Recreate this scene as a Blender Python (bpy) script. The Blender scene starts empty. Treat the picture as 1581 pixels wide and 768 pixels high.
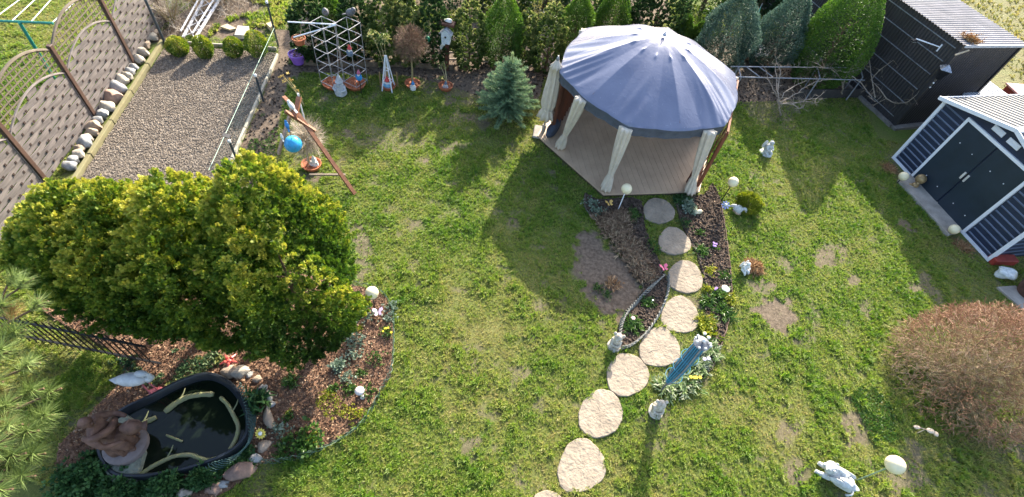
import bpy, math, random
import numpy as np
from mathutils import Vector, Matrix

S = bpy.context.scene
C = S.collection
rng = np.random.default_rng(11)
random.seed(11)
R_ = math.radians
PI = math.pi

# ------------------------------------------------------------------ camera, sky, sun, exposure
FPX, CX, CY, CAMH = 790.0, 790.5, 384.0, 8.5
_up = -Vector((678 - CX, 1000 - CY, FPX)).normalized()
_fw = (Vector((0, 0, 1)) - _up * _up.z).normalized()
_rt = _fw.cross(_up)
if _rt.x < 0: _rt = -_rt
ROT = Matrix((_rt, _fw, _up))                  # camera (x right, y down, z forward) to world
cam_d = bpy.data.cameras.new('camera')
cam = bpy.data.objects.new('camera', cam_d); C.objects.link(cam)
M3 = Matrix((ROT.col[0], -ROT.col[1], -ROT.col[2])).transposed()
cam.matrix_world = Matrix.Translation((0, 0, CAMH)) @ M3.to_4x4()
cam_d.sensor_width = 36; cam_d.lens = 36 * FPX / 1581
cam_d.clip_start = 0.05; cam_d.clip_end = 500
S.camera = cam

SUN_AZ, SUN_EL = R_(77), R_(28)
sv = Vector((math.cos(SUN_AZ) * math.cos(SUN_EL), math.sin(SUN_AZ) * math.cos(SUN_EL), math.sin(SUN_EL)))
w = bpy.data.worlds.new('World'); S.world = w; w.use_nodes = True
nt = w.node_tree
sky = nt.nodes.new('ShaderNodeTexSky'); sky.sky_type = 'NISHITA'; sky.sun_disc = False
sky.sun_elevation = SUN_EL; sky.sun_rotation = PI / 2 - SUN_AZ
sky.air_density = 1.0; sky.dust_density = 3.0
nt.links.new(sky.outputs[0], nt.nodes['Background'].inputs[0])
nt.nodes['Background'].inputs[1].default_value = 0.15
sl = bpy.data.lights.new('sun', 'SUN'); sl.energy = 4.4; sl.angle = R_(0.6); sl.color = (1.0, 0.91, 0.77)
so = bpy.data.objects.new('sun', sl); C.objects.link(so)
so.rotation_euler = sv.to_track_quat('Z', 'Y').to_euler(); so.location = (5, 25, 20)
S.view_settings.view_transform = 'Standard'; S.view_settings.look = 'None'
S.view_settings.exposure = 1.8; S.view_settings.gamma = 1.0
S.view_settings.use_curve_mapping = False
S.cycles.max_bounces = 6; S.cycles.transparent_max_bounces = 6
S.cycles.sample_clamp_indirect = 6

def G(px, py, z=0.0):
    """the place in the garden, at height z, that stands at this spot of the survey photograph"""
    d = ROT @ Vector((px - CX, py - CY, FPX))
    t = (z - CAMH) / d.z
    return Vector((d.x * t, d.y * t, z))
def Pj(p):
    c = ROT.transposed() @ (Vector(p) - Vector((0, 0, CAMH)))
    return c.x / c.z * FPX + CX, c.y / c.z * FPX + CY
def hgt(f, t):
    g = G(*f); best = (1e9, 0)
    for i in range(800):
        z = i * .01; a, b = Pj((g.x, g.y, z)); e = (a - t[0]) ** 2 + (b - t[1]) ** 2
        if e < best[0]: best = (e, z)
    return best[1]

# ------------------------------------------------------------------ noise
def vnoise(x, y, seed=0):
    xi = np.floor(x).astype(np.int64); yi = np.floor(y).astype(np.int64)
    fx = x - xi; fy = y - yi; fx = fx * fx * (3 - 2 * fx); fy = fy * fy * (3 - 2 * fy)
    def h(a, b):
        n = (a * 374761393 + b * 668265263 + seed * 1442695041) & 0xffffffff
        n = ((n ^ (n >> 13)) * 1274126177) & 0xffffffff
        return ((n ^ (n >> 16)) & 0xffff) / 65535.0
    return (h(xi, yi) * (1 - fx) + h(xi + 1, yi) * fx) * (1 - fy) + (h(xi, yi + 1) * (1 - fx) + h(xi + 1, yi + 1) * fx) * fy
def fbm(x, y, seed=0, o=4):
    s = 0; a = .5; t = 0
    for i in range(o):
        s = s + a * vnoise(x * 2 ** i + 17.3 * i, y * 2 ** i - 9.1 * i, seed + i); t += a; a *= .5
    return s / t
def inpoly(x, y, poly):
    r = np.zeros(np.shape(x), bool); n = len(poly)
    for i in range(n):
        x0, y0 = poly[i][0], poly[i][1]; x1, y1 = poly[(i + 1) % n][0], poly[(i + 1) % n][1]
        c = ((y0 > y) != (y1 > y)) & (x < (x1 - x0) * (y - y0) / ((y1 - y0) if y1 != y0 else 1e-9) + x0)
        r ^= c
    return r
def distpoly(x, y, poly, closed=True):
    d = np.full(np.shape(x), 1e9); n = len(poly)
    for i in range(n if closed else n - 1):
        ax, ay = poly[i][0], poly[i][1]; bx, by = poly[(i + 1) % n][0], poly[(i + 1) % n][1]
        L = (bx - ax) ** 2 + (by - ay) ** 2 + 1e-12
        t = np.clip(((x - ax) * (bx - ax) + (y - ay) * (by - ay)) / L, 0, 1)
        d = np.minimum(d, np.hypot(x - ax - t * (bx - ax), y - ay - t * (by - ay)))
    return d
def smooth_closed(pts, n=8):
    out = []; m = len(pts)
    for i in range(m):
        p0, p1, p2, p3 = [Vector(pts[(i + k - 1) % m]) for k in range(4)]
        for j in range(n):
            t = j / n
            out.append(.5 * ((2 * p1) + (-p0 + p2) * t + (2 * p0 - 5 * p1 + 4 * p2 - p3) * t * t + (-p0 + 3 * p1 - 3 * p2 + p3) * t ** 3))
    return out
def smooth_open(pts, n=6):
    pts = [Vector(p) for p in pts]
    q = [2 * pts[0] - pts[1]] + pts + [2 * pts[-1] - pts[-2]]; out = []
    for i in range(1, len(q) - 2):
        p0, p1, p2, p3 = q[i - 1:i + 3]
        for j in range(n):
            t = j / n
            out.append(.5 * ((2 * p1) + (-p0 + p2) * t + (2 * p0 - 5 * p1 + 4 * p2 - p3) * t * t + (-p0 + 3 * p1 - 3 * p2 + p3) * t ** 3))
    out.append(pts[-1]); return out

# ------------------------------------------------------------------ materials
def _new(name):
    m = bpy.data.materials.new(name); m.use_nodes = True
    return m, m.node_tree, m.node_tree.nodes['Principled BSDF']
def _set(b, **k):
    for a, v in k.items():
        n = a.replace('_', ' ')
        if n in b.inputs: b.inputs[n].default_value = v
def c4(c, f=1.0): return (min(1, c[0] * f), min(1, c[1] * f), min(1, c[2] * f), 1)
MATS = {}
def mat(name, col, rough=.7, metal=0., var=.25, ns=8., bump=.2, bs=60., col2=None, spec=.4, stretch=None, dist=.01, world=False):
    """painted / stained / cast surface: two-tone noise, fine dirt, bump"""
    if name in MATS: return MATS[name]
    m, t, b = _new(name); L = t.links.new
    tc = t.nodes.new('ShaderNodeTexCoord'); src = tc.outputs['Object']
    if world: src = t.nodes.new('ShaderNodeNewGeometry').outputs['Position']
    if stretch:
        mp = t.nodes.new('ShaderNodeMapping'); mp.inputs['Scale'].default_value = stretch; L(src, mp.inputs[0]); src = mp.outputs[0]
    n1 = t.nodes.new('ShaderNodeTexNoise'); n1.inputs['Scale'].default_value = ns; n1.inputs['Detail'].default_value = 6; n1.inputs['Roughness'].default_value = .65
    L(src, n1.inputs['Vector'])
    cr = t.nodes.new('ShaderNodeValToRGB'); cr.color_ramp.elements[0].position = .32; cr.color_ramp.elements[1].position = .68
    cr.color_ramp.elements[0].color = c4(col, 1 - var); cr.color_ramp.elements[1].color = c4(col2 or col, 1 if col2 else 1 + var)
    L(n1.outputs['Fac'], cr.inputs[0]); L(cr.outputs[0], b.inputs['Base Color'])
    n2 = t.nodes.new('ShaderNodeTexNoise'); n2.inputs['Scale'].default_value = bs; n2.inputs['Detail'].default_value = 4
    L(src, n2.inputs['Vector'])
    bp = t.nodes.new('ShaderNodeBump'); bp.inputs['Strength'].default_value = bump; bp.inputs['Distance'].default_value = dist
    L(n2.outputs['Fac'], bp.inputs['Height']); L(bp.outputs[0], b.inputs['Normal'])
    _set(b, Roughness=rough, Metallic=metal, Specular_IOR_Level=spec)
    MATS[name] = m; return m
def leafmat(name, cols, rough=.55, trans=.3, spec=.25, tcol=None):
    """foliage: the colour of each leaf or frond from its own tint"""
    if name in MATS: return MATS[name]
    m, t, b = _new(name); L = t.links.new
    at = t.nodes.new('ShaderNodeAttribute'); at.attribute_name = 'tint'
    cr = t.nodes.new('ShaderNodeValToRGB'); e = cr.color_ramp.elements
    for i, c in enumerate(cols):
        p = i / (len(cols) - 1)
        if i == 0: el = e[0]
        elif i == len(cols) - 1: el = e[-1]
        else: el = e.new(p)
        el.position = p; el.color = c4(c)
    L(at.outputs['Fac'], cr.inputs[0]); L(cr.outputs[0], b.inputs['Base Color'])
    _set(b, Roughness=rough, Specular_IOR_Level=spec)
    if trans > 0:
        tr = t.nodes.new('ShaderNodeBsdfTranslucent'); mx = t.nodes.new('ShaderNodeMixShader'); mx.inputs[0].default_value = trans
        hs = t.nodes.new('ShaderNodeHueSaturation'); hs.inputs['Value'].default_value = 1.3; hs.inputs['Saturation'].default_value = 1.1
        L(cr.outputs[0], hs.inputs['Color']); L(hs.outputs[0], tr.inputs[0])
        L(b.outputs[0], mx.inputs[1]); L(tr.outputs[0], mx.inputs[2]); L(mx.outputs[0], t.nodes['Material Output'].inputs[0])
    MATS[name] = m; return m
def woodmat(name, col, axis=0, scale=6, var=.35, rough=.75, bump=.25):
    st = [scale * 5] * 3; st[axis] = scale * .35
    return mat(name, col, rough=rough, var=var, ns=1., bump=bump, bs=3., stretch=tuple(st))

# ------------------------------------------------------------------ mesh building
class MB:
    def __init__(s): s.v = []; s.f = []
    def add(s, V, F):
        o = len(s.v); s.v += [tuple(p) for p in V]; s.f += [tuple(i + o for i in f) for f in F]; return s
    def box(s, c, d, rz=0., M=None, bev=0.):
        x, y, z = d[0] / 2, d[1] / 2, d[2] / 2
        if bev:
            b = bev; V = []; F = []
            for sz in (-1, 1):
                for (u, v) in ((x - b, y), (x, y - b), (x, -y + b), (x - b, -y), (-x + b, -y), (-x, -y + b), (-x, y - b), (-x + b, y)):
                    V.append((u, v, sz * (z - b)))
            for sz in (-1, 1):
                for (u, v) in ((x - b, y - b), (x - b, -y + b), (-x + b, -y + b), (-x + b, y - b)): V.append((u, v, sz * z))
            for i in range(8): F.append((i, i + 8, (i + 1) % 8 + 8, (i + 1) % 8))
            for k, (o, q) in enumerate(((0, 16), (8, 20))):
                tri = [(0, 1, 0, None)]
                fs = [(o + 0, o + 1, q + 0), (o + 1, o + 2, q + 1, q + 0), (o + 2, o + 3, q + 1), (o + 3, o + 4, q + 2, q + 1), (o + 4, o + 5, q + 2), (o + 5, o + 6, q + 3, q + 2), (o + 6, o + 7, q + 3), (o + 7, o + 0, q + 0, q + 3), (q, q + 1, q + 2, q + 3)]
                if k == 0: fs = fs
                else: fs = [f[::-1] for f in fs]
                F += fs
        else:
            V = [(i * x, j * y, k * z) for i in (-1, 1) for j in (-1, 1) for k in (-1, 1)]
            F = [(0, 1, 3, 2), (4, 6, 7, 5), (0, 4, 5, 1), (2, 3, 7, 6), (0, 2, 6, 4), (1, 5, 7, 3)]
        X = Matrix.Translation(c) @ (M.to_4x4() if M is not None else Matrix.Rotation(rz, 4, 'Z'))
        return s.add([X @ Vector(p) for p in V], F)
    def bar(s, a, b, wd, th, roll=0.):
        a = Vector(a); b = Vector(b); d = b - a; q = d.to_track_quat('X', 'Z').to_matrix() @ Matrix.Rotation(roll, 3, 'X')
        return s.box((a + b) / 2, (d.length, wd, th), M=q)
    def tube(s, pts, r, n=8, cap=True):
        pts = [Vector(p) for p in pts]; m = len(pts)
        rr = [r] * m if not hasattr(r, '__len__') else r
        V = []; prev = None
        for i, p in enumerate(pts):
            d = (pts[min(i + 1, m - 1)] - pts[max(i - 1, 0)])
            if d.length < 1e-9: d = Vector((0, 0, 1))
            d.normalize()
            if prev is None:
                u = d.orthogonal().normalized()
            else:
                u = prev - d * prev.dot(d)
                u = u.normalized() if u.length > 1e-6 else d.orthogonal().normalized()
            prev = u; v = d.cross(u)
            for k in range(n):
                a = 2 * PI * k / n; V.append(p + (u * math.cos(a) + v * math.sin(a)) * rr[i])
        F = []
        for i in range(m - 1):
            for k in range(n):
                F.append((i * n + k, i * n + (k + 1) % n, (i + 1) * n + (k + 1) % n, (i + 1) * n + k))
        if cap: F.append(tuple(range(n))[::-1]); F.append(tuple(range((m - 1) * n, m * n)))
        return s.add(V, F)
    def lathe(s, prof, c=(0, 0, 0), n=16, M=None, sx=1., sy=1., fn=None):
        V = []; c = Vector(c)
        for (r, z) in prof:
            for k in range(n):
                a = 2 * PI * k / n; q = r * (fn(a, z) if fn else 1.)
                p = Vector((q * math.cos(a) * sx, q * math.sin(a) * sy, z))
                V.append(c + (M @ p if M is not None else p))
        m = len(prof); F = []
        for i in range(m - 1):
            for k in range(n):
                F.append((i * n + k, i * n + (k + 1) % n, (i + 1) * n + (k + 1) % n, (i + 1) * n + k))
        F.append(tuple(range(n))[::-1]); F.append(tuple(range((m - 1) * n, m * n)))
        return s.add(V, F)
    def ell(s, c, r, n=14, m=9, M=None, nz=0., seed=0):
        if not hasattr(r, '__len__'): r = (r, r, r)
        V = []; F = []; c = Vector(c); rr = random.Random(seed)
        ph = [rr.uniform(0, 6) for _ in range(6)]
        for i in range(m + 1):
            th = PI * i / m
            for k in range(n if 0 < i < m else 1):
                a = 2 * PI * k / n
                p = Vector((math.sin(th) * math.cos(a), math.sin(th) * math.sin(a), math.cos(th)))
                q = 1 + nz * (math.sin(3 * p.x + ph[0]) * math.sin(4 * p.y + ph[1]) + math.sin(5 * p.z + ph[2] + 3 * p.x)) if nz else 1
                p = Vector((p.x * r[0] * q, p.y * r[1] * q, p.z * r[2] * q))
                V.append(c + (M @ p if M is not None else p))
        def ix(i, k): return 0 if i == 0 else (1 + (m - 1) * n if i == m else 1 + (i - 1) * n + k % n)
        for i in range(m):
            for k in range(n):
                if i == 0: F.append((0, ix(1, k), ix(1, k + 1)))
                elif i == m - 1: F.append((ix(i, k), ix(m, 0), ix(i, k + 1)))
                else: F.append((ix(i, k), ix(i + 1, k), ix(i + 1, k + 1), ix(i, k + 1)))
        return s.add(V, F)
    def prism(s, poly, z0, z1, M=None):
        n = len(poly); V = [Vector((p[0], p[1], z0)) for p in poly] + [Vector((p[0], p[1], z1)) for p in poly]
        if M is not None: V = [M @ v for v in V]
        F = [tuple(range(n))[::-1], tuple(range(n, 2 * n))] + [(i, (i + 1) % n, n + (i + 1) % n, n + i) for i in range(n)]
        return s.add(V, F)
    def build(s, name, m, parent=None, smooth=False, mods=None, off=None):
        me = bpy.data.meshes.new(name)
        V = s.v if off is None else [(p[0] - off[0], p[1] - off[1], p[2] - off[2]) for p in s.v]
        me.from_pydata(V, [], s.f); me.materials.append(m)
        import bmesh
        bm = bmesh.new(); bm.from_mesh(me); bmesh.ops.recalc_face_normals(bm, faces=bm.faces)
        bm.to_mesh(me); bm.free()
        if smooth:
            me.polygons.foreach_set('use_smooth', [True] * len(me.polygons))
            if smooth != 'all': me.set_sharp_from_angle(angle=R_(42))
        o = bpy.data.objects.new(name, me); C.objects.link(o)
        if parent is not None: o.parent = parent
        return o
def tag(o, label=None, cat=None, group=None, kind=None):
    if label: o['label'] = label
    if cat: o['category'] = cat
    if group: o['group'] = group
    if kind: o['kind'] = kind
    return o
def T(name, label, cat, loc=(0, 0, 0), rz=0., group=None, sc=1.):
    o = bpy.data.objects.new(name, None); C.objects.link(o); o.location = loc; o.rotation_euler = (0, 0, rz)
    o.scale = (sc, sc, sc); o.empty_display_size = .1
    return tag(o, label, cat, group)
def copy_thing(o, loc, rz=0., label=None, sc=None, parent=None):
    c = o.copy(); C.objects.link(c); c.parent = parent
    if parent is None: c.location = loc; c.rotation_euler = (0, 0, rz)
    if sc: c.scale = (sc, sc, sc)
    if label: c['label'] = label
    for ch in list(o.children): copy_thing(ch, None, parent=c)
    return c
def place(o, loc, rz=0., sc=None):
    o.location = loc; o.rotation_euler = (0, 0, rz)
    if sc: o.scale = (sc, sc, sc)
    return o
def struct(o): o['kind'] = 'structure'; return o

def fast_mesh(name, V, F, m, parent=None, tint=None, smooth=False, attrs=None):
    """numpy arrays: V (n,3), F (k, c) -> one mesh"""
    me = bpy.data.meshes.new(name); nf, c = F.shape
    me.vertices.add(len(V)); me.vertices.foreach_set('co', V.astype(np.float32).ravel())
    me.loops.add(nf * c); me.loops.foreach_set('vertex_index', F.astype(np.int32).ravel())
    me.polygons.add(nf); me.polygons.foreach_set('loop_start', np.arange(0, nf * c, c, dtype=np.int32))
    if tint is not None:
        a = me.attributes.new('tint', 'FLOAT', 'POINT'); a.data.foreach_set('value', tint.astype(np.float32))
    for k, v in (attrs or {}).items():
        a = me.attributes.new(k, 'FLOAT', 'POINT'); a.data.foreach_set('value', v.astype(np.float32))
    me.update(calc_edges=True)
    if smooth: me.polygons.foreach_set('use_smooth', np.ones(nf, bool))
    me.materials.append(m)
    o = bpy.data.objects.new(name, me); C.objects.link(o)
    if parent is not None: o.parent = parent
    return o
def frames(D, roll=None):
    """rotation matrices (n,3,3) whose third column is D, random roll"""
    n = len(D); D = D / (np.linalg.norm(D, axis=1, keepdims=True) + 1e-9)
    A = rng.normal(size=(n, 3)); A -= (A * D).sum(1, keepdims=True) * D
    if roll is not None:
        A = np.array(roll, float) - (np.array(roll, float) * D).sum(1, keepdims=True) * D
    A /= np.linalg.norm(A, axis=1, keepdims=True) + 1e-9
    B = np.cross(D, A)
    return np.stack([A, B, D], axis=2)
def scatter(name, tmpl, P, D, sc, tint, m, parent=None, roll=None, smooth=False):
    """one mesh of many leaves: template (V, F) set at P, growing along D"""
    TV, TF = tmpl; n = len(P); k = len(TV)
    Rm = frames(D, roll)
    sc = np.asarray(sc, float).reshape(-1, 1, 1) if np.ndim(sc) < 2 else np.asarray(sc)[:, None, :]
    V = np.einsum('nij,nkj->nki', Rm, TV[None] * sc * np.ones((n, 1, 1))) + P[:, None]
    F = TF[None] + (np.arange(n) * k)[:, None, None]
    return fast_mesh(name, V.reshape(-1, 3), F.reshape(-1, TF.shape[1]), m, parent, np.repeat(np.clip(tint, 0, 1), k), smooth)

def t_frond(nl=4, seed=0):
    """flat thuja spray: a forked fan of scale leaves, length 1 along z"""
    r = random.Random(seed); V = []; F = []
    def leaf(a, b, w):
        a = Vector(a); b = Vector(b); d = (b - a); s = Vector((-d.z, 0, d.x)).normalized() * w; md = a + d * .55
        md.y += r.uniform(-.04, .04); o = len(V)
        V.extend([a, md + s, b, md - s]); F.extend([(o, o + 1, o + 2), (o, o + 2, o + 3)])
    leaf((0, 0, 0), (0, r.uniform(-.1, .1), 1), .10)
    for i in range(nl):
        z = .12 + .62 * i / nl; L = .62 - .36 * i / nl
        for sg in (-1, 1):
            an = R_(38 + r.uniform(-8, 8)); leaf((0, 0, z), (sg * L * math.sin(an), r.uniform(-.12, .12), z + L * math.cos(an)), .085)
    return np.array([tuple(v) for v in V]), np.array(F)
def t_tuft(nb=5, seed=0, wd=.05, lean=.45):
    r = random.Random(seed); V = []; F = []
    for i in range(nb):
        a = r.uniform(0, 2 * PI); L = r.uniform(.6, 1.); le = r.uniform(.1, lean); bx, by = r.uniform(-.18, .18), r.uniform(-.18, .18)
        c, s = math.cos(a), math.sin(a); o = len(V); u, v = -s * wd, c * wd
        m_ = (bx + c * le * .35 * L, by + s * le * .35 * L, L * .6); t = (bx + c * le * L * 1.1, by + s * le * L * 1.1, L * (1 - le * .35))
        V += [(bx - u, by - v, 0), (bx + u, by + v, 0), (m_[0] + u * .8, m_[1] + v * .8, m_[2]), (m_[0] - u * .8, m_[1] - v * .8, m_[2]), t]
        F += [(o, o + 1, o + 2), (o, o + 2, o + 3), (o + 3, o + 2, o + 4)]
    return np.array(V), np.array(F)
def t_leaf(w=.32, fold=.12):
    V = [(0, 0, 0), (w, fold, .5), (0, 0, 1), (-w, fold, .5)]
    return np.array(V, float), np.array([(0, 1, 2), (0, 2, 3)])
def t_leaves(nl=5, seed=0, w=.16):
    r = random.Random(seed); V = []; F = []
    for i in range(nl):
        d = Vector((r.uniform(-1, 1), r.uniform(-1, 1), r.uniform(.1, 1))).normalized(); L = r.uniform(.6, 1)
        s = d.cross(Vector((r.uniform(-1, 1), r.uniform(-1, 1), r.uniform(-1, 1)))).normalized() * w; o = len(V)
        a = Vector((0, 0, 0)) + d * .1; b = d * L; mm = d * (L * .5)
        V += [tuple(a), tuple(mm + s), tuple(b), tuple(mm - s)]; F += [(o, o + 1, o + 2), (o, o + 2, o + 3)]
    return np.array(V), np.array(F)
def t_needles(n=30, seed=0, w=.018, spread=1.1, stem=1.):
    """needles along a shoot of length 1 (z)"""
    r = random.Random(seed); V = []; F = []
    for i in range(n):
        z = stem * i / n; a = r.uniform(0, 2 * PI); el = r.uniform(.55, 1.) * spread
        d = Vector((math.cos(a) * math.sin(el), math.sin(a) * math.sin(el), math.cos(el))); L = r.uniform(.8, 1.) 
        s = d.cross(Vector((r.uniform(-1, 1), r.uniform(-1, 1), r.uniform(-1, 1)))).normalized() * w; o = len(V)
        a0 = Vector((0, 0, z)); V += [tuple(a0 - s), tuple(a0 + s), tuple(a0 + d * L)]; F.append((o, o + 1, o + 2))
    return np.array(V), np.array(F)
def t_twig(seed=0, nb=3, r0=.02, crook=.12):
    """a forked bare twig, length 1 along z"""
    r = random.Random(seed); mb = MB()
    def run(a, d, L, rad, lv):
        pts = [Vector(a)]; d = Vector(d)
        for i in range(3):
            d = (d + Vector((r.uniform(-1, 1), r.uniform(-1, 1), r.uniform(-.4, 1))) * crook * 1.6).normalized(); pts.append(pts[-1] + d * L / 3)
        mb.tube(pts, [rad, rad * .8, rad * .6, rad * .3], 3, cap=False)
        if lv > 0:
            for j in range(nb):
                i = r.choice((1, 2)); dd = (d + Vector((r.uniform(-1, 1), r.uniform(-1, 1), r.uniform(-.2, .6))) * .9).normalized()
                run(pts[i], dd, L * r.uniform(.4, .65), rad * .6, lv - 1)
    run((0, 0, 0), (0, 0, 1), 1., r0, 1)
    F = []
    for f in mb.f:
        F.append((f[0], f[1], f[2])); F.append((f[0], f[2], f[3]))
    return np.array(mb.v), np.array(F)
def t_stone(seed=0):
    mb = MB(); mb.ell((0, 0, 0), (1, .8, .6), 6, 4, nz=.2, seed=seed)
    F = []
    for f in mb.f:
        F.append(f[:3])
        if len(f) == 4: F.append((f[0], f[2], f[3]))
    return np.array(mb.v), np.array(F)
def rdir(n, up=.0, sp=1.):
    d = rng.normal(size=(n, 3)) * sp; d[:, 2] += up; return d
# ------------------------------------------------------------------ the ground and its zones
def W2(px): return [tuple(G(*p)[:2]) for p in px]
stones_px = [((1016, 327), 25, 19.5, 12), ((1040, 374), 26, 21, 20), ((1057, 429), 28, 25, 28), ((1049, 488), 30.5, 28, 30),
             ((1017, 538), 32, 31, 25), ((967, 580), 33, 33.5, 15), ((926, 640), 33.5, 38.5, 25), ((896, 721), 36.5, 43, 20), ((846, 803), 37, 44, 10)]
def egg(c, a, b, t, n=40, seed=0):
    r = random.Random(seed); out = []; ph = [r.uniform(0, 6) for _ in range(4)]
    for i in range(n):
        an = 2 * PI * i / n; q = 1 + .07 * math.cos(an) + .02 * math.sin(3 * an + ph[0]) + .014 * math.sin(7 * an + ph[1]) + .012 * math.sin(13 * an + ph[2]) + r.uniform(-.008, .008)
        x, y = a * q * math.cos(an), b * q * (1 - .2 * math.cos(an)) * math.sin(an); T_ = R_(t)
        out.append((c[0] + x * math.cos(T_) - y * math.sin(T_), c[1] + x * math.sin(T_) + y * math.cos(T_)))
    return out
stone_polys = [W2(egg(c, a, b, t, seed=i)) for i, (c, a, b, t) in enumerate(stones_px)]
stone_in = [W2(egg(c, a * .95, b * .95, t, seed=i)) for i, (c, a, b, t) in enumerate(stones_px)]
HC = Vector((2.46, 11.12)); HA = 196.5
deck_poly = [(HC.x + 2.45 * math.cos(R_(HA + 60 * k)), HC.y + 2.45 * math.sin(R_(HA + 60 * k))) for k in range(6)]
def sm(px, n=6): return [(p.x, p.y) for p in smooth_closed([tuple(q) + (0,) for q in W2(px)], n)]
bed_left = sm([(903, 300), (925, 309), (985, 309), (995, 350), (1008, 385), (1024, 420), (1028, 450), (1008, 500), (975, 532), (953, 530), (958, 497), (983, 468), (992, 440), (965, 398), (930, 352), (905, 325)])
bed_right = sm([(1046, 308), (1085, 302), (1100, 285), (1114, 320), (1120, 370), (1128, 430), (1127, 480), (1114, 530), (1098, 570), (1068, 598), (1038, 600), (1052, 560), (1082, 520), (1090, 470), (1088, 440), (1072, 390), (1050, 340)])
bed_thuja = sm([(190, 560), (60, 470), (120, 400), (330, 400), (545, 442), (585, 452), (604, 480), (606, 560), (592, 600), (552, 655), (500, 690), (440, 711), (400, 718), (350, 760), (250, 790), (120, 790), (90, 700), (140, 640)])
pond_px = [(322, 583), (350, 590), (372, 609), (388, 641), (386, 678), (358, 706), (305, 727), (254, 738), (212, 742), (180, 735), (160, 700), (172, 660), (200, 636), (239, 617), (284, 594)]
plot = W2([(112, 300), (257, 72), (428, 84), (338, 300)])
soilA = W2([(425, 45), (1335, 60), (1345, 150), (1300, 150), (1240, 155), (1140, 158), (1100, 120), (840, 120), (832, 152), (745, 150), (700, 135), (640, 118), (560, 116), (470, 112), (446, 122), (437, 160), (425, 235), (400, 300), (338, 300), (400, 160), (429, 84)])
shed_pad = W2([(1375, 230), (1385, 285), (1395, 290), (1462, 362), (1480, 372), (1528, 410), (1700, 300), (1560, 120)])
slab_r = W2([(1537, 445), (1565, 443), (1600, 470), (1600, 490), (1575, 478)])
barep = [([(895, 362), (925, 362), (960, 395), (1002, 447), (992, 482), (960, 493), (905, 462), (887, 405)], 1.0), ([(1160, 462), (1190, 455), (1218, 465), (1232, 490), (1222, 512), (1190, 505), (1168, 488)], .95),
         ([(1258, 380), (1280, 376), (1298, 398), (1285, 420), (1262, 408)], .8), ([(1302, 418), (1322, 416), (1332, 432), (1316, 443)], .8), ([(700, 672), (740, 668), (752, 688), (720, 700)], .7),
         ([(768, 568), (800, 560), (825, 575), (800, 590)], .6), ([(545, 345), (565, 345), (572, 410), (555, 430)], .75), ([(1300, 640), (1335, 640), (1340, 690), (1312, 690)], .8),
         ([(1388, 345), (1410, 342), (1414, 358), (1396, 362)], .9), ([(1215, 512), (1250, 512), (1255, 530), (1225, 532)], .7), ([(1360, 725), (1420, 690), (1440, 745), (1385, 760)], .7),
         ([(480, 130), (520, 130), (520, 172), (485, 172)], .3), ([(560, 195), (640, 190), (650, 225), (570, 235)], .45), ([(740, 130), (830, 135), (830, 160), (760, 165)], .7), ([(1365, 250), (1385, 235), (1400, 285), (1520, 400), (1500, 405)], .4),
         ([(965, 620), (1035, 625), (1030, 650), (985, 650)], .5), ([(640, 118), (745, 145), (740, 165), (650, 140)], .6), ([(1135, 150), (1240, 150), (1225, 200), (1150, 180)], .5)]
barew = [(W2(p), v) for p, v in barep]
fence_strip = W2([(85, 300), (125, 215), (195, 95), (240, 40), (262, 60), (120, 305)])
pine_shade = W2([(60, 640), (200, 600), (260, 790), (-60, 900)])
def zones(x, y):
    nog = np.zeros(x.shape, bool)
    for p in stone_in + [deck_poly, bed_left, bed_right, bed_thuja, plot, soilA, shed_pad, slab_r]: nog |= inpoly(x, y, p)
    b = np.clip((fbm(x * 1.3, y * 1.3, 5) - .68) * 7, 0, .7) + np.clip((fbm(x * 4.2, y * 4.2, 9) - .66) * 5, 0, .5)
    for p, v in barew:
        ins = inpoly(x, y, p); d = distpoly(x, y, p) * np.where(ins, 1, -1)
        d = d + (fbm(x * 6.5, y * 6.5, 21) - .5) * .7
        b = np.maximum(b, v * np.clip(.35 + d / .10, 0, 1))
    north = np.clip((y - 12.6 - (x + 7) * .45) * 2, 0, 1) * (x < 4) * (x > -10.6)
    b = np.maximum(b, north * np.clip((fbm(x * 1.1, y * 1.1, 31) - .36) * 8, 0, 1))
    b = np.where(inpoly(x, y, soilA), 1., b)
    lush = fbm(x * .55, y * .55, 3) * .6 + fbm(x * 2.6, y * 2.6, 4) * .4
    lush = np.clip((lush - .26) * 2.1, 0, 1)
    nog |= inpoly(x, y, fence_strip)
    return nog, np.clip(b, 0, 1), lush
def zl(x, y): return (fbm(x * 1.6, y * 1.6, 40) - .5) * .05 + (fbm(x * 6, y * 6, 41, 2) - .5) * .018 - .012
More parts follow.
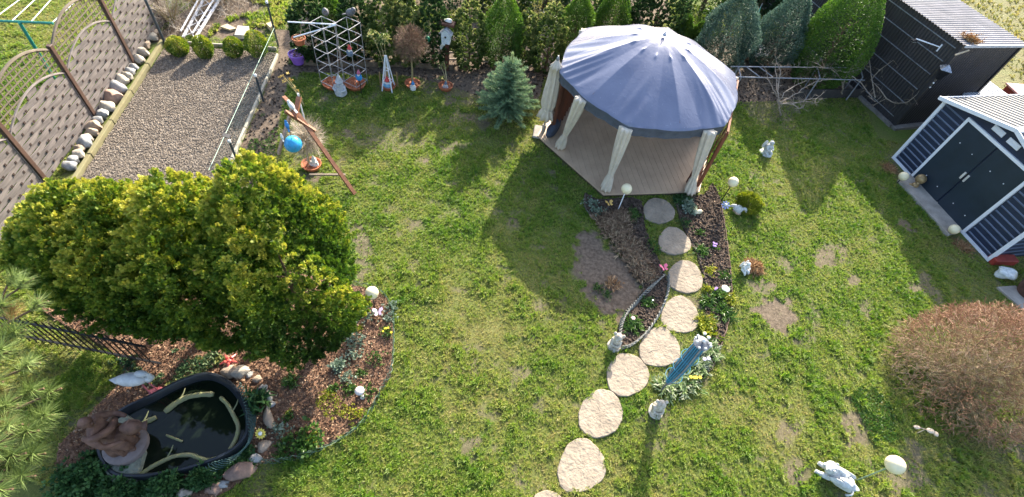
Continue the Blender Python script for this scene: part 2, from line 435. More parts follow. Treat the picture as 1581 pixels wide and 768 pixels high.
def groundmat():
    m, t, b = _new('turf_soil'); L = t.links.new
    tc = t.nodes.new('ShaderNodeTexCoord')
    def noise(sc, det=6, ro=.6):
        n = t.nodes.new('ShaderNodeTexNoise'); n.inputs['Scale'].default_value = sc; n.inputs['Detail'].default_value = det; n.inputs['Roughness'].default_value = ro
        L(tc.outputs['Object'], n.inputs['Vector']); return n.outputs['Fac']
    def ramp(f, cs, ps):
        cr = t.nodes.new('ShaderNodeValToRGB'); e = cr.color_ramp.elements
        for i, (c, p) in enumerate(zip(cs, ps)):
            el = e[i] if i < 2 else e.new(p); el.position = p; el.color = c4(c)
        L(f, cr.inputs[0]); return cr.outputs[0]
    tint = t.nodes.new('ShaderNodeAttribute'); tint.attribute_name = 'tint'
    bare = t.nodes.new('ShaderNodeAttribute'); bare.attribute_name = 'bare'
    gr = ramp(noise(22), [(.04, .07, .012), (.11, .17, .03)], [.3, .7])
    th = ramp(noise(40), [(.09, .095, .03), (.18, .18, .06)], [.35, .65])
    so_ = ramp(noise(14), [(.075, .055, .04), (.20, .155, .115)], [.3, .7])
    m1 = t.nodes.new('ShaderNodeMix'); m1.data_type = 'RGBA'; L(tint.outputs['Fac'], m1.inputs[0]); L(th, m1.inputs[6]); L(gr, m1.inputs[7])
    m2 = t.nodes.new('ShaderNodeMix'); m2.data_type = 'RGBA'; L(bare.outputs['Fac'], m2.inputs[0]); L(m1.outputs[2], m2.inputs[6]); L(so_, m2.inputs[7])
    L(m2.outputs[2], b.inputs['Base Color']); _set(b, Roughness=.95, Specular_IOR_Level=.15)
    bp = t.nodes.new('ShaderNodeBump'); bp.inputs['Strength'].default_value = .7; bp.inputs['Distance'].default_value = .03
    L(noise(45, 8, .75), bp.inputs['Height']); L(bp.outputs[0], b.inputs['Normal']); return m
TURF = groundmat()
soil = mat('dark_soil', (.075, .055, .042), rough=.95, var=.5, ns=5, bump=.9, bs=35, spec=.15, dist=.03)
gsoil = mat('raked_soil', (.21, .18, .145), rough=.95, var=.35, ns=9, bump=1., bs=28, spec=.15, dist=.04)
concrete = mat('concrete', (.33, .30, .26), rough=.9, var=.25, ns=4, bump=.4, bs=80)
mossy = mat('mossy_concrete', (.27, .23, .12), rough=.95, var=.35, ns=6, bump=.5, bs=60, col2=(.20, .19, .10))

def grid(name, x0, x1, y0, y1, st, zf, m, zadd=0.):
    nx = int((x1 - x0) / st) + 1; ny = int((y1 - y0) / st) + 1
    X, Y = np.meshgrid(np.linspace(x0, x1, nx), np.linspace(y0, y1, ny)); Z = zf(X, Y) + zadd
    I = np.arange(nx * ny).reshape(ny, nx)
    F = np.stack([I[:-1, :-1], I[:-1, 1:], I[1:, 1:], I[1:, :-1]], -1).reshape(-1, 4)
    _, b, lu = zones(X.ravel(), Y.ravel())
    return fast_mesh(name, np.stack([X, Y, Z], -1).reshape(-1, 3), F, m, None, lu, True, {'bare': b})
struct(grid('lawn', -20, 17, -1.5, 22, .062, zl, TURF))
gp = MB(); gp.prism([(-120, -60), (150, -60), (150, 150), (-120, 150)], -.3, -.07)
struct(gp.build('ground', mat('far_ground', (.12, .105, .06), rough=.95, var=.4, ns=.6, bump=.6, bs=8)))
fp = MB(); fp.prism([(11.7, 14.6), (15, 10), (60, 10), (60, 70), (4, 70), (10.4, 17.6)], -.05, .045)
struct(fp.build('field', mat('dry_meadow', (.20, .17, .065), rough=.95, var=.35, ns=1.8, bump=1, bs=14, col2=(.13, .14, .045), dist=.05)))

def sheet(name, poly, z, m, thick=.05):
    mb = MB(); mb.prism(poly, z - thick, z); o = mb.build(name, m); return struct(o)
sheet('vegetable_plot', plot, .035, gsoil)
mulch = mat('mulch', (.16, .09, .055), rough=.95, var=.5, ns=18, bump=1, bs=50, dist=.03)
sheet('mulch_bed', bed_thuja, .03, mulch)
sheet('flower_bed_ground', bed_left, .03, soil)
sheet('path_border_bed', bed_right, .028, soil)

# grass: far too many blades to count
def lawn_grass():
    n = 560000
    # denser where it is near
    u = rng.random(n); y = 1.0 + (19.5 - 1.0) * (u ** 1.25); x = -19 + rng.random(n) * 33.5
    keep = (x > -2.2 - .80 * y - 4.6) & (x < .95 * y + 7.5)
    x, y = x[keep], y[keep]
    nog, b, lu = zones(x, y)
    k = (~nog) & (rng.random(len(x)) > b * 1.15) & ~((x > 9.9) & (y > 13.2)) & (b < .93)
    x, y, b, lu = x[k], y[k], b[k], lu[k]
    tl = fbm(x * 3.3, y * 3.3, 77) * .6 + fbm(x * 9, y * 9, 78, 2) * .4                   # tufts that grow taller than the rest
    h = (.032 + .03 * lu + (.055 + .035 * (y < 6)) * np.clip((tl - .45) * 3.0, 0, 1)) * rng.uniform(.6, 1.3, len(x)) * (1 - .4 * b)
    ti = np.clip(lu * .62 + (tl - .5) * .9 + rng.normal(0, .16, len(x)) + .12, 0, 1)
    P = np.stack([x, y, zl(x, y) - .004], -1); D = rdir(len(x), 5.0, .6) + np.array([-.5, -.9, 0]) * .5
    parts = np.array_split(rng.permutation(len(x)), 3); Vs = []
    for i, ix in enumerate(parts):
        s = h[ix]; sc = np.stack([s * .75 + .022, s * .75 + .022, s], -1)
        o = scatter('grass', t_tuft(5, i, .075, .8), P[ix], D[ix], sc, ti[ix], GRASS); tag(o, None, None, None, 'stuff')
GRASS = leafmat('grass_blade', [(.36, .32, .12), (.30, .32, .085), (.215, .285, .05), (.14, .235, .032), (.07, .16, .02)], rough=.5, trans=.45, spec=.3)
lawn_grass()

# clods and bark chips, also uncountable
def strewn(name, poly, n, smin, smax, tm, m, z=.035, flat=.5, avoid=(), tintf=None):
    xs = [p[0] for p in poly]; ys = [p[1] for p in poly]
    x = rng.uniform(min(xs), max(xs), n); y = rng.uniform(min(ys), max(ys), n); k = inpoly(x, y, poly)
    for a in avoid: k &= ~inpoly(x, y, a)
    x, y = x[k], y[k]; n = len(x)
    P = np.stack([x, y, z + rng.uniform(0, .01, n)], -1)
    o = scatter(name, tm, P, rdir(n, flat), rng.uniform(smin, smax, n), rng.random(n) if tintf is None else tintf(x, y), m)
    return tag(o, None, None, None, 'stuff')
pond_poly = sm(pond_px, 6)
CLOD = leafmat('clod', [(.12, .10, .08), (.21, .175, .14), (.32, .27, .22)], rough=.95, trans=0, spec=.1)
DARKCLOD = leafmat('dark_clod', [(.04, .03, .024), (.08, .06, .045), (.13, .10, .08)], rough=.95, trans=0, spec=.1)
CHIP = leafmat('bark_chip', [(.06, .032, .02), (.13, .072, .043), (.23, .14, .085), (.40, .29, .19)], rough=.85, trans=0, spec=.2)
strewn('soil_clods', plot, 42000, .005, .019, t_stone(1), CLOD)
strewn('bark_chips', bed_thuja, 46000, .02, .055, t_leaf(.3, .1), CHIP, flat=0, avoid=[pond_poly])
strewn('dark_soil_clods', bed_right, 3500, .01, .04, t_stone(5), DARKCLOD)
strewn('bark_chips', bed_right, 2600, .02, .06, t_leaf(.3, .1), CHIP, flat=0)
strewn('dark_soil_clods', bed_left, 3500, .01, .035, t_stone(2), DARKCLOD)
strewn('dark_soil_clods', W2([(436, 84), (830, 95), (1340, 110), (1330, 150), (1140, 158), (1100, 120), (840, 120), (832, 150), (745, 150), (640, 116), (470, 110), (440, 122), (425, 235), (400, 300), (345, 290), (402, 160)]), 16000, .01, .04, t_stone(3), DARKCLOD, z=.0)

# ------------------------------------------------------------------ stepping slabs of the path
slabm = mat('cast_sandstone', (.27, .225, .17), world=True, rough=.9, var=.24, ns=3.2, bump=.8, bs=16, spec=.2, dist=.03)
sl_txt = ['beside the gazebo deck, first of the path', 'second from the gazebo deck, all in shade', 'third from the gazebo, beside the pink butterfly', 'fourth from the gazebo, half shaded at its top',
          'beside the blue folded mobile', 'below the curved wire edging tip', 'between the mobile and the lowest whole slab', 'lowest one seen whole on the grass', 'cut off by the bottom edge of the photo']
for i, poly in enumerate(stone_polys):
    c = Vector((sum(p[0] for p in poly) / len(poly), sum(p[1] for p in poly) / len(poly), 0)); mb = MB(); n = len(poly)
    rr = random.Random(i); rings = [(1.0, -.05), (1.0, .022), (.975, .034)] + [(q, .036) for q in (.85, .7, .5, .3, .12)]
    V = []; th0 = [rr.uniform(-1, 1) for _ in range(n)]
    for q, z in rings:
        for k, p in enumerate(poly):
            gz = z + (.003 * th0[k] * (q > .4) * (q < .95)) + rr.uniform(-.0025, .0025) * (z > .03)
            V.append(((p[0] - c.x) * q, (p[1] - c.y) * q, gz))
    F = [(r * n + k, r * n + (k + 1) % n, (r + 1) * n + (k + 1) % n, (r + 1) * n + k) for r in range(len(rings) - 1) for k in range(n)]
    F.append(tuple(range((len(rings) - 1) * n, len(rings) * n))); mb.add(V, F)
    o = mb.build('stepping_slab', slabm); o.location = (c.x, c.y, 0)
    tag(o, 'sandy egg shaped stepping slab ' + sl_txt[i], 'stepping stone', 'stepping slabs of the garden path')

# ------------------------------------------------------------------ kerbs of the vegetable plot
def kerb(name, a, b, wd, h, m, label):
    a = Vector(G(*a)); b = Vector(G(*b)); d = b - a; mb = MB(); n = max(1, int(d.length / 1.0)); ang = math.atan2(d.y, d.x)
    for i in range(n):
        p = a + d * ((i + .5) / n); mb.box((p.x, p.y, h / 2 - .03 + random.uniform(-.006, .006)), (d.length / n - .012, wd, h + .06), rz=ang + random.uniform(-.006, .006), bev=.012)
    return tag(mb.build(name, m), label, 'kerb')
kerb('garden_kerb', (104, 303), (253, 67), .09, .12, mossy, 'mossy yellowish kerb along the white boulders by the woven fence')
kerb('garden_kerb', (429, 86), (336, 300), .06, .08, mat('kerb_grey', (.36, .34, .27), rough=.9, ns=6), 'thin pale kerb along the wire mesh side of the vegetable plot')
kerb('garden_kerb', (268, 68), (428, 78), .06, .10, mat('kerb_grey', (.36, .34, .27)), 'pale kerb behind the four round dwarf conifers')

# ------------------------------------------------------------------ boulders by the fence
STON = [mat('boulder_' + k, c, rough=.85, var=.25, ns=9, bump=.5, bs=40, dist=.02) for k, c in (('cream', (.34, .30, .24)), ('grey', (.27, .27, .26)), ('pink', (.30, .20, .15)), ('tan', (.29, .225, .165)))]
def rock(name, loc, r, m, label, cat, seed, rz=0., group=None, flat=.7, parent=None):
    mb = MB(); mb.ell((0, 0, 0), 1, 12, 8, nz=.13, seed=seed); rr = random.Random(seed)
    pl = [(Vector((rr.uniform(-1, 1), rr.uniform(-1, 1), rr.uniform(-.2, 1))).normalized(), rr.uniform(.62, .85)) for _ in range(9)]
    V = []
    for v in mb.v:
        v = Vector(v)
        for n_, d in pl:
            q = v.dot(n_) - d
            if q > 0: v -= n_ * q
        V.append((v.x * r[0], v.y * r[1], v.z * r[2]))
    mb.v = V; o = mb.build(name, m, parent, smooth=True); o.location = (loc[0], loc[1], loc[2] + r[2] * .35); o.rotation_euler = (0, 0, rz)
    if parent is None: tag(o, label, cat, group)
    return o
bl = [((238, 62), .19, 0), ((229, 74), .15, 3), ((225, 86), .21, 0), ((219, 97), .19, 0), ((211, 108), .13, 1), ((206, 115), .15, 1), ((200, 123), .18, 0), ((193, 131), .22, 0), ((187, 142), .24, 1), ((180, 156), .26, 2),
      ((172, 170), .20, 0), ((163, 181), .17, 1), ((156, 190), .13, 1), ((151, 200), .18, 3), ((147, 210), .16, 3), ((142, 217), .13, 0), ((137, 226), .19, 1), ((130, 234), .14, 3), ((126, 243), .15, 0), ((119, 252), .15, 1), ((113, 262), .16, 1), ((243, 55), .14, 3)]
order = sorted(range(len(bl)), key=lambda i: bl[i][0][1])
side = ['a cream', 'a grey', 'the large pink', 'a tan']
for i, (p, r, k) in enumerate(bl):
    j = order.index(i) + 1; ords = ['first', 'second', 'third', 'fourth', 'fifth', 'sixth', 'seventh', 'eighth', 'ninth', 'tenth', 'eleventh', 'twelfth', 'thirteenth', 'fourteenth', 'fifteenth', 'sixteenth', 'seventeenth', 'eighteenth', 'nineteenth', 'twentieth', 'twenty-first', 'twenty-second'][j - 1]
    lab = 'largest, pinkish boulder in the row along the woven fence' if k == 2 else '%s boulder along the woven fence, %s in the row counted from the far end' % (['cream', 'grey white', '', 'tan'][k], ords)
    g = G(*p); rock('boulder', (g.x - .05, g.y, .05), (r * .82, r * 1.0, r * .72), STON[k], lab, 'boulder', i, rz=1.2 + random.uniform(-.4, .4), group='boulders along the woven fence')

# ------------------------------------------------------------------ woven panel fence
fbrown = woodmat('fence_board', (.135, .118, .112), axis=1, scale=5, var=.3)
fpost = mat('fence_post_brown', (.075, .042, .03), rough=.6, var=.2)
flat_ = woodmat('trellis_wood', (.11, .09, .065), axis=1, scale=5)
fdark = mat('fence_gap_dark', (.035, .022, .018), rough=.9)
FA = Vector((-9.3, 4.15, 0)); FB = Vector((-10.38, 10.42, 0)); fd = (FB - FA).normalized(); fn = Vector((-fd.y, fd.x, 0)); fstep = (FB - FA).length / 3
fence = T('woven_fence', 'tall brown woven board fence with arched panels and trellis tops', 'fence', tuple(FA), math.atan2(fd.y, fd.x) - PI / 2)
def arch(t, L, e, b): return e + b * (1 - ((t - L / 2) / (L / 2)) ** 2)
for k in range(-2, 5):      # local +y runs along the fence, +x towards the garden
    y0 = k * fstep; PH = 1.82
    p_ = MB(); p_.box((0, y0, PH / 2), (.09, .10, PH), bev=.008); p_.build('post', fpost, fence)
    if k == 4: break
    L = fstep - .12; yb = y0 + .06
    pan = MB(); nb = 12; bh = .122
    for j in range(nb):
        z0 = .04 + j * bh; z1 = z0 + bh - .011
        lo, hi = 0, L
        if arch(0, L, 1.2, .3) < z1:
            if arch(L / 2, L, 1.2, .3) <= z0 + .02: continue
            q = max(0, (arch(L / 2, L, 1.2, .3) - z1) / .3); hw = L / 2 * math.sqrt(max(.02, min(1, 1 - (z1 - 1.2) / .3))) if z1 > 1.2 else L / 2
            lo, hi = L / 2 - hw, L / 2 + hw
        ns = 36; V = []
        for s in range(ns + 1):
            yy = lo + (hi - lo) * s / ns; w_ = .011 * math.sin(2 * PI * (yy / L) * 2.5 + PI * j)
            V += [(w_ - .006, yb + yy, z0), (w_ + .006, yb + yy, z0), (w_ + .006, yb + yy, z1), (w_ - .006, yb + yy, z1)]
        F = [(s * 4 + a, s * 4 + (a + 1) % 4, s * 4 + 4 + (a + 1) % 4, s * 4 + 4 + a) for s in range(ns) for a in range(4)] + [(3, 2, 1, 0), (ns * 4, ns * 4 + 1, ns * 4 + 2, ns * 4 + 3)]
        pan.add(V, F)
    wp = pan.build('woven_panel', fbrown, fence)
    gp_ = MB()
    for j in range(nb):
        for q in range(5):
            yy = L * (q + .5 + (.5 if j % 2 else 0)) / 5.
            zc = .04 + j * bh + .02
            if yy < L - .03 and zc + .05 < arch(yy, L, 1.2, .3): gp_.box((.019, yb + yy, zc + .012), (.012, .042, .052))
    gp_.build('weave', fdark, wp)
    fr = MB()
    fr.tube([(0, yb + L * s / 20, arch(L * s / 20, L, 1.21, .3)) for s in range(21)], .024, 6)
    fr.box((0, yb + .012, .62), (.03, .024, 1.2)); fr.box((0, yb + L - .012, .62), (.03, .024, 1.2)); fr.build('arch_frame', fbrown, wp)
    tr = MB(); tr.tube([(-.01, yb + L * s / 20, arch(L * s / 20, L, 1.74, .34)) for s in range(21)], .03, 6)
    ta = tr.build('trellis_arch', flat_, fence); lt = MB()
    for s in range(1, 14):
        yy = L * s / 14; za, zb = arch(yy, L, 1.21, .3) + .02, arch(yy, L, 1.74, .34) - .01; lt.box((-.016, yb + yy, (za + zb) / 2), (.012, .022, zb - za))
    for z in np.arange(1.28, 2.06, .115):
        sg = [s for s in range(0, 61) if arch(L * s / 60, L, 1.21, .3) < z < arch(L * s / 60, L, 1.74, .34)]
        run = []
        for s in sg + [999]:
            if run and s != run[-1] + 1:
                if len(run) > 2: lt.box((-.004, yb + L * (run[0] + run[-1]) / 120, z), (.012, L * (run[-1] - run[0]) / 60, .022))
                run = []
            run.append(s)
    lt.build('lattice', flat_, ta)
# low dark picket fence behind the conifers
g0 = G(20, 520); lf = T('picket_fence', 'low dark metal picket fence behind the big yellow green conifers', 'fence', tuple(g0))
blk = mat('black_iron', (.012, .012, .014), rough=.45, spec=.5)
rl = MB(); rl.bar((-.5, 0, .75), (2.6, -.05, .75), .03, .03); rl.bar((-.5, 0, .15), (2.6, -.05, .15), .03, .03); rl.build('rail', blk, lf)
for i in range(24):
    pk = MB(); pk.lathe([(.011, 0), (.011, .86), (.0, .93)], (-.45 + i * .125, -i * .002, 0), 6); pk.build('picket', blk, lf)

# ------------------------------------------------------------------ gazebo
gz = T('gazebo', 'hexagonal garden gazebo with blue grey tarpaulin roof and tied cream curtains', 'gazebo', (HC.x, HC.y, 0))
deckm = mat('deck_boards', (.50, .355, .235), rough=.55, var=.12, ns=2.5, bump=.1)
DH = .10; RD = 2.45
dk = MB(); a0 = R_(HA)
hexp = [(RD * math.cos(a0 + PI / 3 * k), RD * math.sin(a0 + PI / 3 * k)) for k in range(6)]
bd = R_(105)                                    # run of the boards
ux, uy = math.cos(bd), math.sin(bd)
def clip(poly, nx, ny, d):
    out = []
    for i in range(len(poly)):
        a, b = poly[i], poly[(i + 1) % len(poly)]; da = a[0] * nx + a[1] * ny - d; db = b[0] * nx + b[1] * ny - d
        if da <= 0: out.append(a)
        if da * db < 0:
            t = da / (da - db); out.append((a[0] + (b[0] - a[0]) * t, a[1] + (b[1] - a[1]) * t))
    return out
for s in np.arange(-2.5, 2.5, .145):
    q = clip(clip(hexp, -uy, ux, s + .14), uy, -ux, -s)
    if len(q) > 2: dk.prism(q, DH - .028, DH + random.uniform(-.001, .001))
deck = dk.build('deck', deckm, gz)
fs_ = MB(); fs_.prism([(p[0] * .985, p[1] * .985) for p in hexp], 0, DH - .03); fs_.build('deck_frame', mat('deck_frame_wood', (.10, .065, .045)), deck)
gw = woodmat('gazebo_post_wood', (.105, .038, .022), axis=2, scale=5, var=.3, rough=.5)
RP = 2.08; ZE = 1.98
corner = [Vector((RP * math.cos(a0 + PI / 3 * k), RP * math.sin(a0 + PI / 3 * k), 0)) for k in range(6)]
for k in range(6):
    p_ = MB(); p_.box((corner[k].x, corner[k].y, DH + (ZE - DH) / 2), (.08, .08, ZE - DH), rz=a0 + PI / 3 * k, bev=.01); p_.build('post', gw, gz)
for k in range(6):
    p_ = MB(); a = corner[k] + Vector((0, 0, ZE - .06)); b = corner[(k + 1) % 6] + Vector((0, 0, ZE - .06)); p_.bar(a, b, .05, .12); p_.build('eave_beam', gw, gz)
# roof: tarpaulin pulled over twelve ribs
def tarpmat():
    m, t, b = _new('tarpaulin'); L = t.links.new; tc = t.nodes.new('ShaderNodeTexCoord')
    _set(b, Roughness=.36, Specular_IOR_Level=.6)
    n = t.nodes.new('ShaderNodeTexNoise'); n.inputs['Scale'].default_value = 1.6; n.inputs['Detail'].default_value = 5; L(tc.outputs['Object'], n.inputs['Vector'])
    cr = t.nodes.new('ShaderNodeValToRGB'); cr.color_ramp.elements[0].color = (.115, .13, .20, 1); cr.color_ramp.elements[1].color = (.16, .175, .25, 1); cr.color_ramp.elements[0].position = .3; cr.color_ramp.elements[1].position = .7
    L(n.outputs['Fac'], cr.inputs[0]); L(cr.outputs[0], b.inputs['Base Color'])
    n2 = t.nodes.new('ShaderNodeTexNoise'); n2.inputs['Scale'].default_value = 7; n2.inputs['Detail'].default_value = 7; n2.inputs['Distortion'].default_value = 1.2; L(tc.outputs['Object'], n2.inputs['Vector'])
    n3 = t.nodes.new('ShaderNodeMapRange'); n3.inputs['To Min'].default_value = .20; n3.inputs['To Max'].default_value = .31; L(n2.outputs['Fac'], n3.inputs['Value']); L(n3.outputs[0], b.inputs['Roughness'])
    bp = t.nodes.new('ShaderNodeBump'); bp.inputs['Strength'].default_value = .22; bp.inputs['Distance'].default_value = .02; L(n2.outputs['Fac'], bp.inputs['Height']); L(bp.outputs[0], b.inputs['Normal'])
    return m
tarp = tarpmat(); NR = 12; NA = 540; NQ = 60; RR = 2.13
rr_ = random.Random(3); wr = [(rr_.uniform(0, 2 * PI), rr_.choice((5, 9, 14, 22, 31)), rr_.uniform(.3, 1)) for _ in range(10)]
V = []; ZA = 2.86
def roofz(r, a):
    q = r / RR
    u = (a - a0) / (2 * PI / NR); f = abs(u - round(u)) * 2      # 0 on a rib, 1 midway
    z = 1.97 + (ZA - 1.97) * (1 - q ** 1.6)
    z -= .05 * (1 - (1 - f) ** 2) * max(0, q - .12) * math.sin(PI * min(1, q * .95)) * 1.6
    z += .05 * max(0, 1 - (q / .30)) ** 2 * 0
    nd = math.exp(-((q - .30) / .03) ** 2) * math.exp(-(f / .22) ** 2); z += .02 * nd
    z += .005 * q ** 3 * sum(w_ * math.sin(n_ * a + p0) for p0, n_, w_ in wr) / 3
    # slack folds gathered near the left edge and low front
    for ac, wd_, am in ((R_(192), .38, .020), (R_(258), .13, .022), (R_(325), .34, .016)):
        g_ = math.exp(-(((a - ac + PI) % (2 * PI) - PI) / wd_) ** 2) * max(0, q - .5) * 2; z += am * g_ * math.sin(46 * (a - ac) + 14 * q + 2 * math.sin(9 * a))
    return z
def hexf(a):
    u = ((a - a0) % (PI / 3)) - PI / 6; return 1.03 * (1 - .45 * (1 - math.cos(PI / 6) / math.cos(u)))
for i in range(NQ + 1):
    r = RR * (i / NQ)
    for k in range(NA):
        a = 2 * PI * k / NA; u = (a - a0) / (2 * PI / NR); f = abs(u - round(u)) * 2
        ra = r * (1 - .018 * f * f) * hexf(a); V.append((ra * math.cos(a), ra * math.sin(a), roofz(r, a)))
for (dr, dz) in ((.02, -.03), (.012, -.10), (-.01, -.19), (.0, -.26)):
    for k in range(NA):
        a = 2 * PI * k / NA; u = (a - a0) / (2 * PI / NR); f = abs(u - round(u)) * 2
        ra = RR * (1 - .018 * f * f) * hexf(a) + dr + .014 * math.sin(37 * a) * (-dz * 4) * math.sin(5 * a) ; V.append((ra * math.cos(a), ra * math.sin(a), 1.97 + dz + .012 * math.sin(9 * a) * (1 if dz < -.15 else 0)))
NRG = NQ + 5
F = [(i * NA + k, i * NA + (k + 1) % NA, (i + 1) * NA + (k + 1) % NA, (i + 1) * NA + k) for i in range(NRG - 1) for k in range(NA)]
rf = MB(); rf.add(V[:(NQ + 2) * NA], [f for f in F if max(f) < (NQ + 2) * NA]); roof = rf.build('roof_cover', tarp, gz, smooth='all')
vl = MB(); vl.add(V[(NQ + 1) * NA:], [tuple(j - (NQ + 1) * NA for j in f) for f in F if min(f) >= (NQ + 1) * NA]); vl.build('valance', mat('grey_valance', (.075, .085, .11), rough=.55), roof, smooth='all')
tip = MB(); tip.lathe([(.05, ZA + .03), (.055, ZA + .06), (.03, ZA + .08), (.012, ZA + .12), (0, ZA + .13)], n=12); tip.build('finial', mat('grey_cap', (.35, .37, .42), rough=.4), roof, smooth=True)
ribs = MB()
for k in range(NR):
    a = a0 + 2 * PI * k / NR; ribs.tube([(RR * q * math.cos(a) * .99, RR * q * math.sin(a) * .99, roofz(RR * q, a) - .045) for q in (.02, .2, .4, .6, .8, .92)], .016, 6)
ribs.build('rafters', gw, roof)
# curtains, tied in the middle, feet swinging inwards along the deck
cream = mat('cream_canvas', (.58, .50, .40), rough=.85, var=.12, ns=5, bump=.3, bs=30)
def curtain(k, foot, seed, top_=None):
    rr = random.Random(seed); top = corner[k] * 1.05 + Vector((0, 0, ZE - .1)); top.x -= .03; top = Vector(top_) if top_ else top
    foot = Vector(foot); prof = [(0, .13), (.15, .125), (.35, .11), (.55, .085), (.70, .062), (.74, .056), (.80, .085), (.9, .105), (1., .12)]
    mb = MB(); n = 40; V = []; ph = rr.uniform(0, 6); m = 26
    for i in range(m + 1):
        t = i / m
        for j in range(len(prof) - 1):
            if prof[j][0] <= t <= prof[j + 1][0] + 1e-9:
                u = (t - prof[j][0]) / (prof[j + 1][0] - prof[j][0]); r = prof[j][1] * (1 - u) + prof[j + 1][1] * u; break
        p = top.lerp(foot, t) + Vector((0, 0, -.03 * math.sin(PI * t)))
        for q in range(n):
            a = 2 * PI * q / n; fo = 1 + .22 * math.sin(7 * a + ph + 1.5 * t) + .10 * math.sin(13 * a - 2 * t + ph)
            V.append(p + Vector((r * fo * math.cos(a), r * fo * math.sin(a), 0)))
    F = [(i * n + q, i * n + (q + 1) % n, (i + 1) * n + (q + 1) % n, (i + 1) * n + q) for i in range(m) for q in range(n)] + [tuple(range(n))[::-1], tuple(range(m * n, m * n + n))]
    mb.add(V, F); c = mb.build('curtain', cream, gz, smooth='all')
    b = MB(); p = top.lerp(foot, .73); b.lathe([(.062, -.03), (.07, -.015), (.07, .015), (.062, .03)], tuple(p), 16, M=(foot - top).to_track_quat('Z', 'Y').to_matrix()); b.build('tie', cream, c)
    return c
def loc(px): g = G(*px, DH); return (g.x - HC.x, g.y - HC.y, DH + .02)
curtain(0, loc((864, 228)), 1, (-1.55, -1.42, 1.9)); curtain(1, loc((935, 293)), 2); curtain(2, loc((1064, 298)), 3, (1.27, -1.72, 1.9))
curtain(3, (corner[3].x * .97, corner[3].y * .97, DH + .02), 4); curtain(5, (corner[5].x * .97, corner[5].y * .97, DH + .02), 5)
# lattice side between the two right-hand posts and board panels at the back
def side_panel(k, name, f0, f1, z0, z1, lattice, m, fr_=1.):
    a = corner[k].lerp(corner[(k + 1) % 6], f0) * fr_; b = corner[k].lerp(corner[(k + 1) % 6], f1) * fr_; p = MB(); U = Vector((0, 0, 1))
    p.bar(a + U * z0, b + U * z0, .045, .07); p.bar(a + U * z1, b + U * z1, .045, .07)
    p.bar(a + U * z0, a + U * z1, .045, .07); p.bar(b + U * z0, b + U * z1, .045, .07); o = p.build(name, m, gz); q = MB()
    if lattice:
        L = (b - a).length; n = 5; d = (b - a) / L
        for i in range(n):
            x0 = L * i / n; x1 = L * (i + 1) / n
            q.bar(a + d * x0 + U * z0, a + d * x1 + U * z1, .012, .045); q.bar(a + d * x1 + U * z0 + Vector((d.y, -d.x, 0)) * .014, a + d * x0 + U * z1 + Vector((d.y, -d.x, 0)) * .014, .012, .045)
        q.build('lattice', m, o)
    else:
        for i in range(9):
            t0 = i / 9; q.bar(a.lerp(b, t0 + .055) + U * (z0 + .03), a.lerp(b, t0 + .055) + U * (z1 - .03), .018, (b - a).length / 9 * .96, roll=0)
        q.build('boards', m, o)
side_panel(2, 'lattice_panel', .03, .97, DH + .06, 1.8, True, woodmat('red_lattice_wood', (.19, .062, .03), axis=2, scale=5), 1.13)
side_panel(3, 'side_panel', .03, .97, DH + .05, 1.84, False, gw)
side_panel(4, 'side_panel', .03, .97, DH + .05, 1.84, False, gw)
side_panel(5, 'side_panel', .03, .97, DH + .05, 1.8, False, gw)
# folded parasol and bag next to it
g = G(838, 207); pu = T('closed_parasol', 'closed cream parasol standing left of the gazebo', 'parasol', (g.x, g.y, 0)); hp = hgt((838, 207), (853, 86))
mb = MB(); mb.tube([(0, 0, 0), (0, 0, hp)], .022, 8); mb.build('pole', mat('dull_steel', (.30, .31, .33), rough=.4, metal=.6), pu)
mb = MB(); mb.lathe([(.028, hp - .1), (.04, hp - .06), (.03, hp - .02), (.012, hp + .03)], n=10); mb.build('cap', mat('dull_steel', ()), pu, smooth=True)
def fold(a, z): return 1 + .20 * math.sin(8 * a) + .08 * math.sin(17 * a + 3 * z)
mb = MB(); mb.lathe([(.03, hp - .08), (.09, hp - .2), (.14, hp - .26), (.12, hp - .27), (.135, hp - .5), (.16, hp - .9), (.165, hp - 1.25), (.12, hp - 1.42), (.16, hp - 1.52), (.21, hp - 1.66), (.17, hp - 1.67), (.02, hp - 1.6)], n=48, fn=fold); cn = mb.build('canopy', cream, pu, smooth='all')
mb = MB(); mb.lathe([(.135, hp - 1.44), (.14, hp - 1.42), (.135, hp - 1.40)], n=20); mb.build('tie', cream, cn)
mb = MB(); mb.box((0, 0, .035), (.5, .5, .07), bev=.02); mb.lathe([(.05, .07), (.05, .3)], n=12); mb.build('base', concrete, pu)
g = G(852, 214); mb = MB(); mb.ell((0, 0, .2), (.11, .38, .2), 16, 10, nz=.12, seed=4); bag = mb.build('cushion_bag', mat('slate_fabric', (.045, .055, .08), rough=.7), smooth='all'); place(bag, (g.x, g.y + .1, .08), -.35)
tag(bag, 'dark slate cushion bag slumped between the parasol and gazebo deck', 'bag')
# white framed support by the parasol
g = G(852, 110); mb = MB()
# ------------------------------------------------------------------ garden shed (navy metal, gable towards the lawn)
A = G(1380, 245); B = G(1525, 402); ex = (B - A).normalized(); SW = (B - A).length; ez = Vector((0, 0, 1))
shed = T('garden_shed', 'navy ribbed metal shed with white trim and grey double doors', 'shed', tuple((A + B) / 2), math.atan2(ex.y, ex.x))
